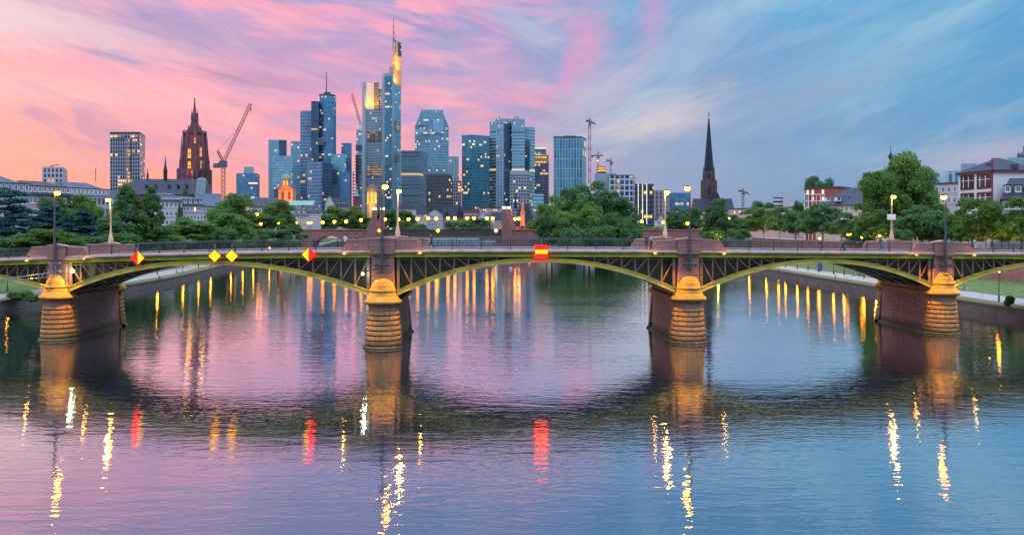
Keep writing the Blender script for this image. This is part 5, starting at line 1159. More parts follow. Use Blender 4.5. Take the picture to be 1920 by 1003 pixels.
def proto(kind):
    if kind in PROTO: return PROTO[kind]
    base = kind.rstrip('0123456789'); H, Wd = 14.0, 11.0; B = []
    if base in ('broad', 'dense'):
        for k in range(46 if base == 'broad' else 60):
            d = sphere_pts(1)[0]; rr = rng.random() ** .4
            z = .56 * H + d[2] * rr * .36 * H; taper = 1 - .25 * max(0, (z / H - .6)) / .4
            B.append(((d[0] * rr * .40 * Wd * taper, d[1] * rr * .40 * Wd * taper, z), rng.uniform(.9, 1.75), .8))
        for k in range(10): a = rng.uniform(0, 6.28); B.append(((math.cos(a) * Wd * .38, math.sin(a) * Wd * .38, H * rng.uniform(.25, .5)), rng.uniform(.8, 1.3), .75))
        C, O = crown_blobs(B, 125 if base == 'broad' else 135); size = .21
    elif base == 'street':
        for k in range(34):
            d = sphere_pts(1)[0]; rr = rng.random() ** .45; B.append(((d[0] * rr * .40 * Wd, d[1] * rr * .40 * Wd, .565 * H + d[2] * rr * .35 * H), rng.uniform(.9, 1.6), .85))
        C, O = crown_blobs(B, 110); size = .22
    elif base == 'conifer':
        for k in range(190):
            z = rng.uniform(.02, .97) ** 1.15; R_ = .46 * Wd * (1 - z) ** .72 * (.35 + .65 * min(1, z / .1 + .4)); a = rng.uniform(0, 6.28); rr = R_ * rng.uniform(.55, 1.0); B.append(((rr * math.cos(a), rr * math.sin(a), z * H), rng.uniform(.6, 1.25) * (1.15 - .6 * z), .8))
        C, O = crown_blobs(B, 120); size = .19
    elif base == 'cedar':
        for k in range(90):
            z = rng.uniform(.08, .95); R_ = .5 * Wd * (1 - .75 * z ** 1.6); a = rng.uniform(0, 6.28); rr = R_ * rng.uniform(.25, 1.0); zz = round(z * 9) / 9 * H + .5 * math.sin(a * 3); B.append(((rr * math.cos(a), rr * math.sin(a), zz - rr * .12), rng.uniform(1.0, 1.9) * (1.1 - .4 * z), .30))
        C, O = crown_blobs(B, 95); size = .20
    elif base == 'poplar':
        for k in range(70):
            z = rng.uniform(.06, 1); R_ = .34 * Wd * math.sin(min(1, z * 1.25 + .12) * math.pi * .92) ** .6; a = rng.uniform(0, 6.28); rr = R_ * rng.uniform(.3, 1); B.append(((rr * math.cos(a), rr * math.sin(a), z * H * .93), rng.uniform(.7, 1.3), 1.1))
        C, O = crown_blobs(B, 150); size = .2
    else:                                                   # bush
        H = 5.0; Wd = 6.0
        for k in range(26): d = sphere_pts(1)[0]; rr = rng.random() ** .5; B.append(((d[0] * rr * 2.3, d[1] * rr * 2.3, 1.9 + d[2] * rr * 1.7), rng.uniform(.7, 1.2), .75))
        C, O = crown_blobs(B, 260); size = .17
    C[:, 2] = np.maximum(C[:, 2], .15); C[:, 2] *= H / C[:, 2].max(); C[:, :2] *= Wd / 2 / np.percentile(np.abs(C[:, :2]), 99.2)
    tm = trunk_mesh(H, {'broad': .34, 'dense': .36, 'street': .24, 'conifer': .3, 'cedar': .34, 'poplar': .3}.get(base, .12), .10 if base in ('conifer', 'cedar', 'bush', 'poplar') else .2, 3 if base in ('bush', 'poplar') else 6, Wd * (.2 if base in ('conifer', 'poplar', 'cedar') else .36))
    PROTO[kind] = (C, O, size, tm, H, Wd, {}); return PROTO[kind]
def tree(px, ytop, wpx, Y, kind, mat, label, name='tree', cat='tree', group=None, zb=None, rz=None, depth=None):
    C, O, size, tm, H, Wd, cache = proto(kind)
    if mat not in cache: cache[mat] = leaves('crown', C, size, O, M[mat])
    x = X_(px, Y); 
    if zb is None: zb = UP
    h = Z_(ytop, Y) - zb; wd = wpx / F * Y
    r = empty(name, (x, Y, zb), label, cat, group); rz = random.uniform(0, 6.28) if rz is None else rz
    for nm, me in (('crown', cache[mat]), ('trunk', tm)):
        o = bpy.data.objects.new(nm, me); COL.objects.link(o); o.parent = r; o.rotation_euler = (0, 0, rz); k = wd / Wd * (1 if nm == 'crown' else max(.6, min(1, 1)))
        o.scale = (k, k, h / H)
    return r
T = tree
# left bank
T(18, 352, 120, 178, 'cedar1', 'leafb', 'big dark blue cedar with layered boughs at the left edge', 'cedar_tree')
T(-30, 372, 110, 165, 'cedar1', 'leafb', 'dark cedar half cut off by the left picture edge', 'cedar_tree')
T(88, 380, 95, 205, 'cedar2', 'leafb', 'dark blue cedar just right of the leftmost lamp post, under the mansard roofs', 'cedar_tree')
T(150, 392, 92, 196, 'cedar2', 'leafb', 'dark blue cedar left of the amber lamp post', 'cedar_tree')
T(85, 369, 75, 228, 'broad1', 'leaf', 'green leafy tree behind the leftmost lamp post'); T(135, 364, 78, 232, 'broad2', 'leafy', 'light green leafy tree below the second mansard house'); T(165, 372, 60, 236, 'broad1', 'leaf', 'light green leafy tree before the balcony house')
T(75, 428, 110, 150, 'broad2', 'leafy', 'low fresh green spreading tree just above the bridge railing on the left'); T(125, 440, 70, 152, 'broad1', 'leafy', 'small fresh green tree right of the leftmost lamp post')
T(10, 444, 75, 146, 'bush1', 'leafd', 'dark green bush above the left end of the railing', 'bush', 'bush')
T(238, 346, 92, 226, 'conifer1', 'leafc', 'tallest conical conifer, behind the amber lamp post on the left', 'conifer_tree')
T(284, 349, 64, 232, 'conifer2', 'leafc', 'narrower conical conifer right of the tallest one', 'conifer_tree')
T(205, 405, 60, 215, 'broad1', 'leafd', 'dark green tree at the foot of the conical conifers'); T(300, 424, 46, 228, 'broad2', 'leafc', 'small green tree right under the conical conifers')
T(337, 381, 20, 285, 'conifer2', 'leafd', 'small narrow dark spruce before the white attic house', 'conifer_tree')
T(352, 407, 86, 262, 'dense1', 'leaf', 'round bushy green tree in front of the white attic house')
T(346, 352, 18, 420, 'broad1', 'leafd', 'small dark tree at the foot of the scaffolded choir')
T(436, 362, 84, 335, 'broad2', 'leaf', 'large round leafy tree before the isolated blue office tower'); T(432, 398, 84, 300, 'dense2', 'leaf', 'dense mid green tree in front of the large round leafy tree')
T(480, 392, 70, 350, 'dense1', 'leafd', 'dark shaded tree between the two round leafy trees'); T(521, 373, 62, 385, 'broad1', 'leaf', 'tall leafy tree below the orange church tower'); T(545, 420, 46, 372, 'broad2', 'leafd', 'low dark tree at the left end of the stone bridge')
T(408, 436, 26, 290, 'bush1', 'leafr', 'dark red leaved bush above the bridge railing', 'bush', 'bush')
T(382, 434, 40, 280, 'bush1', 'leaf', 'low green bush next to the dark red bush', 'bush', 'bush')
for px, yt, w_, Y3, k, mt, lab in ((458, 424, 50, 300, 'bush1', 'leaf', 'low green bush in front of the dense mid green tree'), (496, 428, 44, 310, 'bush1', 'leafd', 'low dark bush right of the dense mid green tree'), (528, 430, 46, 330, 'bush1', 'leafd', 'low dark bush left of the stone bridge wall'), (425, 428, 44, 270, 'bush1', 'leafd', 'low dark bush at the foot of the dense mid green tree'), (566, 437, 26, 350, 'bush1', 'leafd', 'small dark bush against the stone bridge wall'), (318, 440, 60, 240, 'bush1', 'leaf', 'low green bush between conifers and round bushy tree'), (180, 440, 60, 190, 'bush1', 'leafd', 'low dark bush left of the amber lit lamp post'), (225, 436, 70, 200, 'bush1', 'leafc', 'low bush at the foot of the conical conifers')):
    T(px, yt, w_, Y3, k, mt, lab, 'bush', 'bush')
# far bank behind the stone bridge
far = [(628, 385, 44, 560, 'broad1', 'leaf', 'tree left of the three bridge lamps, before the stepped gable'), (660, 386, 60, 560, 'dense1', 'leaf', 'wide tree above the stone bridge, below the green spire'), (612, 402, 40, 540, 'broad2', 'leafc', 'light green tree just above the left bridge parapet'),
       (722, 388, 46, 560, 'broad2', 'leafd', 'tree between the left bridge pylons'), (760, 393, 40, 600, 'broad1', 'leafd', 'tree behind the lit second lamp post'), (757, 412, 36, 570, 'bush1', 'leaf', 'low tree right of the left bridge pylons'), (785, 418, 30, 590, 'bush1', 'leaf', 'low shrubby tree below the steep slate tower house'), (846, 414, 26, 600, 'bush1', 'leafd', 'small shrubby tree before the museum turrets'), (872, 411, 34, 600, 'bush1', 'leaf', 'low tree left of the tall thin bridge lamp'),
       (899, 408, 44, 600, 'dense2', 'leafd', 'low wide tree below the white gabled house'), (1003, 411, 36, 520, 'dense1', 'leaf', 'tree right of the small orange church'), (690, 405, 50, 560, 'dense2', 'leafd', 'dark tree in front of the golden tower foot')]
for px, yt, w_, Y, k, mt, lab in far: T(px, yt, w_, Y, k, mt, lab, cat='tree', group='trees along the far bank')
# wooded island
q = MB(); Pn = 40; P = [(X_(1100, 372) + 24 * math.cos(a) * (1 + .06 * math.sin(5 * a)), 372 + 42 * math.sin(a), .9) for a in [2 * math.pi * k / Pn for k in range(Pn)]]; q.face(P)
for k in range(Pn): a, b_ = P[k], P[(k + 1) % Pn]; q.face([(a[0] + (a[0] - 33) * .06, a[1], -.5), (b_[0] + (b_[0] - 33) * .06, b_[1], -.5), b_, a])
tag(q.build('island_ground', M['soil'], org=(33, 372, 0)), kind='structure')
isl = [(1035, 366, 66, 362, 'dense1', 'leaf', 'leftmost leaning tree'), (1078, 345, 86, 378, 'dense2', 'leafd', 'tall dark tree left of the crown top'), (1122, 339, 92, 385, 'dense1', 'leafd', 'tallest tree'), (1163, 369, 78, 380, 'dense2', 'leafd', 'tall dark tree near the right end'), (1062, 396, 60, 350, 'broad1', 'leaf', 'lower green tree in front on the left'),
       (1105, 386, 62, 348, 'dense2', 'leaf', 'bright feathery tree in the middle front'), (1150, 400, 66, 350, 'dense1', 'leafc', 'bushy pale green tree at the right front'), (1183, 408, 40, 360, 'broad2', 'leafd', 'lowest tree at the right tip'), (1025, 402, 36, 352, 'broad2', 'leafd', 'small tree at the left tip'), (1128, 420, 60, 340, 'bush1', 'leafc', 'low willow scrub at the front'), (1075, 424, 60, 340, 'bush1', 'leafd', 'low dark scrub at the left front'), (1180, 424, 44, 345, 'bush1', 'leafd', 'low dark scrub at the right front'), (1095, 362, 60, 366, 'dense1', 'leaf', 'mid green tree between the two tallest')]
for px, yt, w_, Y, k, mt, lab in isl: T(px, yt, w_, Y, k, mt, lab + ' of the wooded river island', zb=.6, group='trees on the river island')
# right bank
T(1268, 388, 44, 430, 'dense1', 'leafd', 'dark tree left of the slender spire church, above the hedge'); T(1296, 388, 44, 436, 'broad1', 'leafd', 'dark tree directly below the slender spire church')
T(1347, 370, 46, 372, 'poplar1', 'leafd', 'tall dark poplar below the slender church spire', 'poplar_tree'); T(1330, 386, 32, 378, 'poplar2', 'leafd', 'thinner leaning dark tree left of the tall poplar', 'poplar_tree'); T(1371, 402, 34, 370, 'broad2', 'leafd', 'dark bushy tree right of the tall poplar'); T(1340, 432, 44, 350, 'bush1', 'leaf', 'yellow lit bush at the foot of the tall poplar', 'bush', 'bush'); T(1385, 428, 40, 345, 'bush1', 'leafd', 'dark bush left of the street tree row', 'bush', 'bush')
T(1222, 424, 40, 470, 'bush1', 'leaf', 'low hedge bush above the right part of the stone bridge', 'bush', 'bush'); T(1262, 424, 52, 460, 'bush1', 'leaf', 'wide low hedge bush behind the twin bridge lamps', 'bush', 'bush')
T(1430, 376, 52, 560, 'broad1', 'leafd', 'dark round treetop over the long pale building', zb=10); T(1505, 386, 30, 520, 'broad2', 'leafd', 'dark treetop right of the long pale building', zb=10)
row = [(1404, 391, 60, 395, 'leaf', 'first slim street tree at the far end of the row'), (1432, 388, 62, 372, 'leaf', 'second street tree from the far end of the row'), (1462, 387, 66, 350, 'leaf', 'street tree with amber lamp at its foot'), (1492, 397, 60, 332, 'leafd', 'dark street tree in the middle of the row'), (1514, 392, 60, 316, 'leaf', 'street tree before the modern red house'),
       (1543, 382, 70, 300, 'leafd', 'largest street tree of the row, before the slate hip roof'), (1578, 398, 66, 286, 'leafd', 'street tree at the near end of the row below the cream house')]
for i, (px, yt, w_, Y, mt, lab) in enumerate(row): T(px, yt, w_, Y, 'street%d' % (1 + i % 2), mt, lab, group='street trees along the right bank')
T(1535, 329, 56, 410, 'broad2', 'leafd', 'dark treetop rising behind the modern red house', zb=10); T(1497, 375, 22, 390, 'broad1', 'leafd', 'small dark tree left of the modern red house', zb=9)
T(1702, 281, 100, 232, 'broad1', 'leaf', 'biggest leafy tree on the right, beside the pink steeple'); T(1652, 318, 92, 226, 'broad2', 'leafy', 'leafy tree forming the left half of the big tree group'); T(1742, 352, 60, 236, 'broad2', 'leaf', 'leafy tree at the right flank of the big tree group')
T(1625, 330, 26, 232, 'poplar1', 'leaf', 'narrow upright tree at the left tip of the big tree group'); T(1640, 392, 64, 214, 'broad1', 'leafy', 'yellowish lower tree below the big tree group'); T(1596, 414, 34, 250, 'poplar2', 'leafd', 'small dark upright tree before the cream wall')
T(1728, 384, 92, 205, 'dense1', 'leafd', 'dark rounded tree left of the right lamp post')
T(1801, 369, 60, 196, 'street1', 'leaf', 'airy upright tree right of the rightmost lamp post'); T(1848, 372, 78, 188, 'street2', 'leafy', 'tree with yellow uplight in front of the white school'); T(1900, 368, 70, 182, 'street1', 'leafy', 'uplit tree at the right edge before the mansard roof'); T(1878, 398, 50, 190, 'broad1', 'leaf', 'lower tree between the two uplit trees')
T(1690, 428, 40, 200, 'bush1', 'leafd', 'dark bush behind the rightmost stone parapet', 'bush', 'bush'); T(1618, 422, 44, 232, 'bush1', 'leafd', 'dark bush left of the signboard lamp', 'bush', 'bush')
T(1893, 553, 18, 122, 'bush1', 'leafy', 'small shrub on the right quay wall edge', 'bush', 'bush', zb=LOW); T(38, 545, 44, 134, 'bush1', 'leafc', 'leafy shrub on the left quay beside the leftmost pier', 'bush', 'bush', zb=LOW); T(66, 552, 30, 130, 'bush1', 'leafc', 'smaller shrub tucked behind the leftmost pier', 'bush', 'bush', zb=LOW)

def zground(x, y):
    tab, prof, s_ = (LB, left, -1) if x < 0 else (RB, right, 1); d = abs(x) - abs(interp(tab, y))
    return interp([(p[0], p[1]) for p in prof], d)
for k, (px, Y3, w_) in enumerate(((268, 250, 70), (312, 270, 70), (352, 300, 66), (392, 325, 60), (430, 345, 60), (470, 365, 60), (505, 380, 56), (540, 390, 50), (235, 235, 70), (415, 300, 50), (455, 325, 50), (495, 345, 50))):
    T(px, 449 + k % 3, w_, Y3, 'bush1', ('leafd', 'leaf', 'leafc')[k % 3], 'low shrub in the row on the left river bank slope behind the bridge railing', 'bush', 'bush', 'shrubs on the left bank slope', zb=zground(X_(px, Y3), Y3) - .05)
for px, yt, w_, Y3, k, mt, lab in ((1822, 408, 60, 192, 'broad1', 'leaf', 'leafy tree filling the gap before the white annexe'), (1776, 402, 56, 200, 'broad2', 'leafd', 'dark leafy tree directly right of the rightmost lamp post'), (1915, 400, 60, 188, 'broad2', 'leaf', 'leafy tree cut by the right picture edge')):
    T(px, yt, w_, Y3, k, mt, lab)

# ================================================================== the second bridge
Y = 430.0
sb = empty('stone_bridge', (0, Y, 0), 'pink stone bridge with dark steel middle span and lamp topped pylons further upriver', 'bridge')
def zed(px): return 11.4
def wall_with_arches(xa, xb, arches, ztop, nm):
    q = MB(); N = 120; xs = sorted(set([xa + (xb - xa) * k / N for k in range(N + 1)])); u0 = xa
    def zlow(x):
        for c, hw, zs, zc in arches:
            if abs(x - c) < hw: return zs + (zc - zs) * math.sqrt(max(0, 1 - ((x - c) / hw) ** 2))
        return -1.0
    for yy in (Y - 6, Y + 6):
        for a, c in zip(xs, xs[1:]):
            za, zc = zlow(a + 1e-4), zlow(c - 1e-4); q.face([(a, yy, za), (c, yy, zc), (c, yy, ztop), (a, yy, ztop)], 0, [(a, za), (c, zc), (c, ztop), (a, ztop)])
    for a, c in zip(xs, xs[1:]):
        za, zc = zlow(a + 1e-4), zlow(c - 1e-4); q.face([(a, Y - 6, za), (c, Y - 6, zc), (c, Y + 6, zc), (a, Y + 6, za)], 1)
    q.face([(xa, Y - 6, ztop), (xb, Y - 6, ztop), (xb, Y + 6, ztop), (xa, Y + 6, ztop)], 1)
    for x in (xa, xb): q.face([(x, Y - 6, -1), (x, Y + 6, -1), (x, Y + 6, ztop), (x, Y - 6, ztop)])
    w_ = q.build(nm, [M['retain'], M['pier']], sb)
    q = MB(); q.box(((xa + xb) / 2, Y - 6.1, ztop + .08), (xb - xa, .7, .3)); q.box(((xa + xb) / 2, Y + 6.1, ztop + .08), (xb - xa, .7, .3)); q.build('coping', M['sandfine'], w_)
xl, xr = X_(722, Y), X_(940, Y)
wall_with_arches(X_(560, Y), xl, [(X_(622, Y), 8.5, 1.5, 8.3)], 11.4, 'approach_wall'); wall_with_arches(xr, X_(1345, Y), [(X_(1018, Y), 10, 1, 8.0), (X_(1110, Y), 10, 1, 8)], 11.4, 'approach_wall')
q = MB(); q.box(((xl + xr) / 2, Y - 5.2, 9.9), (xr - xl - .02, .5, 3.0)); q.box(((xl + xr) / 2, Y + 5.2, 9.9), (xr - xl - .02, .5, 3.0)); q.box(((xl + xr) / 2, Y, 10.9), (xr - xl - .04, 9.8, .4)); q.box(((xl + xr) / 2, Y - 5.3, 11.5), (xr - xl - .02, .8, .16)); q.build('steel_girder', M['dkgreen'], sb)
q = MB()
for k in range(60): x = xl + (xr - xl) * (k + .5) / 60; q.bar((x, Y - 5.4, 11.58), (x, Y - 5.4, 12.6), .09)
for z in (12.6, 12.1): q.bar((xl, Y - 5.4, z), (xr, Y - 5.4, z), .10)
q.build('railing', M['steel'], sb)
for i, (px, s_, dy) in enumerate(((702.6, -1, -5.6), (717.5, -1, 4.8), (945, 1, -5.6), (954, 1, 4.8))):
    yy = Y + dy; xi = X_(px, yy) - s_ * 1.0; hgt = Z_(394, yy) if i < 2 else Z_(392, yy)
    prof = [(0, -1 if i % 2 == 0 else 10), (0, hgt), (2.0, hgt), (2.5, hgt - 4), (3.3, 15.5), (4.6, 12.6), (5.0, 11.8), (5.0, -1 if i % 2 == 0 else 10)]
    q = MB(); Fr = [(xi + s_ * a, yy - 1.0, z) for a, z in prof]; Bk = [(p[0], yy + 1.0, p[2]) for p in Fr]; q.face(Fr, 0, [(p[0], p[2]) for p in Fr]); q.face(Bk[::-1], 0, [(p[0], p[2]) for p in Bk[::-1]])
    for k in range(len(Fr)): j = (k + 1) % len(Fr); q.face([Fr[k], Bk[k], Bk[j], Fr[j]], 0, [(0, 0), (2, 0), (2, 3), (0, 3)])
    py = q.build('pylon', M['retain'], sb)
    q = MB(); q.box((xi + s_ * 1.0, yy, hgt + .65), (1.9, 1.7, 1.1)); lb = q.build('lamp_box', M['white_lamp'], py)
    q = MB(); q.box((xi + s_ * 1.0, yy, hgt + 1.3), (2.2, 2.0, .16)); q.build('lamp_cover', M['steel'], py); q = MB(); q.box((xi + s_ * 1.0, yy, hgt + .06), (2.2, 2.0, .1)); q.build('lamp_base', M['steel'], py)
for px, col, lab in ((821, (1, .75, .02), 'yellow navigation light hanging on the dark girder of the stone bridge'), (930, (1, .6, .2), 'amber lamp on the girder beside the right bridge pylon'), (711, (1, .6, .05), 'amber lamp between the left bridge pylons')):
    c = at(px, 432.5, Y - 6.0); q = MB(); h = 1.0
    q.face([(c.x - h, c.y, c.z), (c.x, c.y, c.z - h), (c.x + h, c.y, c.z), (c.x, c.y, c.z + h)]); q.face([(c.x - h, c.y + .1, c.z), (c.x, c.y + .1, c.z + h), (c.x + h, c.y + .1, c.z), (c.x, c.y + .1, c.z - h)])
    r = empty('girder_light', c, lab, 'girder light'); q.build('light_panel', emit('girder_light_glow', col, 5), r); q = MB(); q.bar((c.x, c.y + .15, c.z - 1.2), (c.x, c.y + .15, c.z + 2.6), .12); q.bar((c.x, c.y + .15, c.z), (c.x, c.y + .6, c.z), .12); q.build('bracket', M['redst'], r)

# ------------------------------------------------------------------ lamp rows
def post_lamp(proto_, px, py, Y, zb, hgt, mat, rad, label, group, twin=False):
    c = at(px, py, Y); key = (proto_, round(c.z - zb, 1))
    r = empty('street_lamp', (c.x, Y, zb), label, 'street lamp', group); L = c.z - zb
    q = MB(); q.lathe((c.x, Y, zb), [(.16, 0), (.14, .9), (.08, 1.0), (.06, L - rad)], 6); q.build('pole', M['darkpole'], r)
    q = MB(); q.lathe((c.x, Y, c.z), [(.02, -rad), (rad * .7, -rad * .7), (rad, 0), (rad * .7, rad * .7), (.02, rad)], 10); q.build('lamp_globe', M[mat], r, smooth=True)
    q = MB(); q.lathe((c.x, Y, c.z + rad * .72), [(rad * .75, 0), (.02, rad * .5)], 8); q.build('lamp_cap', M['darkpole'], r)
    return r
G2 = 'amber lamps along the stone bridge'
L2 = [(605, 417, 'first of three evenly spaced'), (627, 416, 'small'), (649, 415.5, 'second of three evenly spaced'), (677, 412.5, None), (722, 411, None), (747, 411.5, None), (766, 411, None), (783, 410.5, None), (803, 409.5, None), (818, 410, None), (840, 409, None), (853, 409, None), (876, 409, None), (889, 409, None), (913, 409.5, None), (924, 409.5, None), (966, 410.5, None), (973, 410, None), (1015, 411, None), (1021, 411, None), (1203, 415.5, None), (1244, 417, None), (1284, 418.5, None), (1289, 418.5, None), (1322, 419, None)]
for px, py, _ in L2: post_lamp('b', px, py, Y - 4.6 if px % 2 else Y + 4.6, 11.1, 0, 'lampfar', .80, 'small amber street lamp in the row along the stone bridge', G2)
for px, py, Y3, lab in ((545, 419, 400, 'amber street lamp before the white riverside house, left one of a pair'), (555, 418, 404, 'amber street lamp before the white riverside house, right one of a pair'), (578, 418, 410, 'amber street lamp left of the stone bridge end'), (583, 417.5, 418, 'amber street lamp nearest the stone bridge end'), (482, 402, 345, 'amber street lamp glowing through the dark shaded tree'), (489, 420, 335, 'low amber street lamp among the dark trees'), (515, 419, 372, 'amber street lamp under the tall leafy tree, left'), (522, 418, 372, 'amber street lamp under the tall leafy tree, right'), (389, 440, 300, 'orange street lamp above the dark red bush'),
    (1367, 410, 400, 'amber street lamp over the dark bushes right of the poplar'), (1537, 447, 262, 'low street lamp behind the railing below the largest street tree'), (1590, 440, 240, 'street lamp below the cream house, left one of a pair'), (1595, 439, 242, 'street lamp below the cream house, right one of a pair'), (1616, 445, 222, 'small street lamp under the big tree group'), (1650, 442, 214, 'street lamp left of the signboard lamp post'), (1690, 441, 205, 'street lamp behind the dark rounded tree')):
    post_lamp('s', px, py, Y3, UP, 0, 'lampfar', .6 if Y3 > 300 else .32, lab, 'amber street lamps on the banks')
for i, (px, X) in enumerate(((295, -85), (343, -87), (372, -88), (395, -89), (433, -92), (455, -93), (475, -94), (505, -97))):
    Yl = X * F / (px - 960); z = 4.4 + .2 * (i > 3); post_lamp('p', px, HZ + (CAMZ - z) * F / Yl, Yl, LOW, 0, 'lampbank', .26, 'low amber promenade lamp on the left quay, half hidden behind the bridge arch', 'promenade lamps on the left quay')
for i, (px, X) in enumerate(((1405, 76), (1437, 76), (1460, 76), (1473, 77), (1495, 77), (1515, 77), (1535, 77), (1563, 77), (1583, 78), (1620, 78))):
    Yl = X * F / (px - 960); z = 5.0; post_lamp('p', px, HZ + (CAMZ - z) * F / Yl, Yl, LOW, 0, 'lampbank', .26, 'low amber promenade lamp on the right quay, half hidden behind the bridge deck', 'promenade lamps on the right quay')
post_lamp('p', 1873, 508, 131, LOW, 0, 'lampbank', .20, 'single lamp post on the right lawn under the last arch', 'promenade lamps on the right quay')
post_lamp('p', 14, 520, 150, LOW, 0, 'lampbank', .20, 'single lamp post on the left lawn beyond the first arch', 'promenade lamps on the left quay')
# yellow uplights under the street trees
for px, Y4, e, lab in ((1848, 186.5, 900, 'yellow uplight under the tree before the white school'), (1900, 180.5, 900, 'yellow uplight under the tree at the right edge'), (1462, 348, 1500, 'yellow uplight at the foot of a mid row street tree'), (1432, 370, 1000, 'yellow uplight at the far end of the street tree row'), (1640, 211, 900, 'yellow uplight below the yellowish lower tree'), (1345, 346, 1200, 'yellow uplight at the foot of the tall poplar'), (1573, 282, 900, 'yellow uplight under the street tree nearest the cream house')):
    x = X_(px, Y4); r = empty('tree_uplight', (x, Y4 - 1.2, UP), lab, 'uplight', 'uplights under the trees'); q = MB(); q.lathe((x, Y4 - 1.2, UP), [(.16, 0), (.2, .25), (.17, .26)], 8); q.build('housing', M['steel'], r)
    q = MB(); q.lathe((x, Y4 - 1.2, UP + .262), [(.16, 0), (.02, .03)], 8); q.build('lamp_glass', M['lampfar'], r); lamp_light('uplight', 'POINT', (x, Y4 - 1.3, UP + 1.0), e, (1, .66, .08), r, size=.3)

# ================================================================== boats, people, small things
Yb = 520
r = empty('river_boat', at(862, 470, Yb), 'long white passenger boat with blue glazed decks moored beyond the steel girder', 'boat')
xa, xb = X_(768, Yb), X_(944, Yb); q = MB(); n = 24
def hw(u): return 3.4 * min(1, (1 - abs(2 * u - 1)) * 5) ** .5
for z0, z1, k0, k1 in ((-.3, 1.6, .9, 1.0),):
    L0 = [(xa + (xb - xa) * k / n, -hw(k / n)) for k in range(n + 1)] + [(xa + (xb - xa) * k / n, hw(k / n)) for k in range(n, -1, -1)]
    q.prism([(p[0], Yb + p[1] * .85) for p in L0], -.3, 1.5, 0, top=[(p[0], Yb + p[1]) for p in L0])
q.build('hull', [M['f_blue'] if False else simple('blue_hull_paint', (.05, .10, .17), .4)], r)
q = MB(); q.prism([(xa + 5, Yb - 2.8), (xb - 6, Yb - 2.8), (xb - 6, Yb + 2.8), (xa + 5, Yb + 2.8)], 1.52, 3.7); q.prism([(xa + 10, Yb - 2.4), (xb - 16, Yb - 2.4), (xb - 16, Yb + 2.4), (xa + 10, Yb + 2.4)], 3.9, 5.6); q.build('cabin', fa('boat_glazing', (.08, .16, .24), (.34, .42, .48), 2.2, 2.2, .15, .25, .12, lk=1.0, cl=.3), r)
q = MB(); q.box(((xa + xb) / 2, Yb, 3.8), (xb - xa - 9, 6.2, .18)); q.box(((xa + xb) / 2 - 3, Yb, 5.72), (xb - xa - 24, 5.2, .18)); q.box(((xa + xb) / 2, Yb - 3.42, 1.45), (xb - xa - 8, .12, .3)); q.build('deck_roof', M['whitepaint'], r)
q = MB()
for k in range(30): x = xb - 15 + k * .35; q.bar((x, Yb - 2.9, 3.9), (x, Yb - 2.9, 4.8), .05)
q.bar((xb - 15, Yb - 2.9, 4.8), (xb - 4.5, Yb - 2.9, 4.8), .07); q.build('railing', M['whitepaint'], r)
c = at(958, 504, 263); r = empty('swan', (c.x, c.y, 0), 'single white swan on the water under the central arch', 'swan')
q = MB(); K = 10                                              # body, neck and head as one lofted skin along a curved spine
spine = [((.52, 0, .20), .03), ((.40, 0, .20), .13), ((.18, 0, .20), .22), ((-.10, 0, .19), .23), ((-.32, 0, .20), .17), ((-.42, 0, .32), .085), ((-.46, 0, .50), .06), ((-.44, 0, .68), .05), ((-.48, 0, .78), .06), ((-.56, 0, .77), .05), ((-.66, 0, .73), .015)]
rings = []
for i, (p, rr) in enumerate(spine):
    p0, p1 = Vector(spine[max(0, i - 1)][0]), Vector(spine[min(len(spine) - 1, i + 1)][0]); d = (p1 - p0).normalized(); e = Vector((0, 1, 0)); g = d.cross(e)
    rings.append([Vector(p) + Vector((c.x, c.y, 0)) + (e * math.cos(t_) + g * math.sin(t_)) * rr for t_ in [2 * math.pi * k / K for k in range(K)]])
for A0, A1 in zip(rings, rings[1:]):
    for k in range(K): q.face([A0[k], A0[(k + 1) % K], A1[(k + 1) % K], A1[k]], 1 if A1 is rings[-1] else 0)
q.build('body', [M['whitepaint'], simple('orange_beak', (.5, .2, .04), .5)], r, smooth=True)

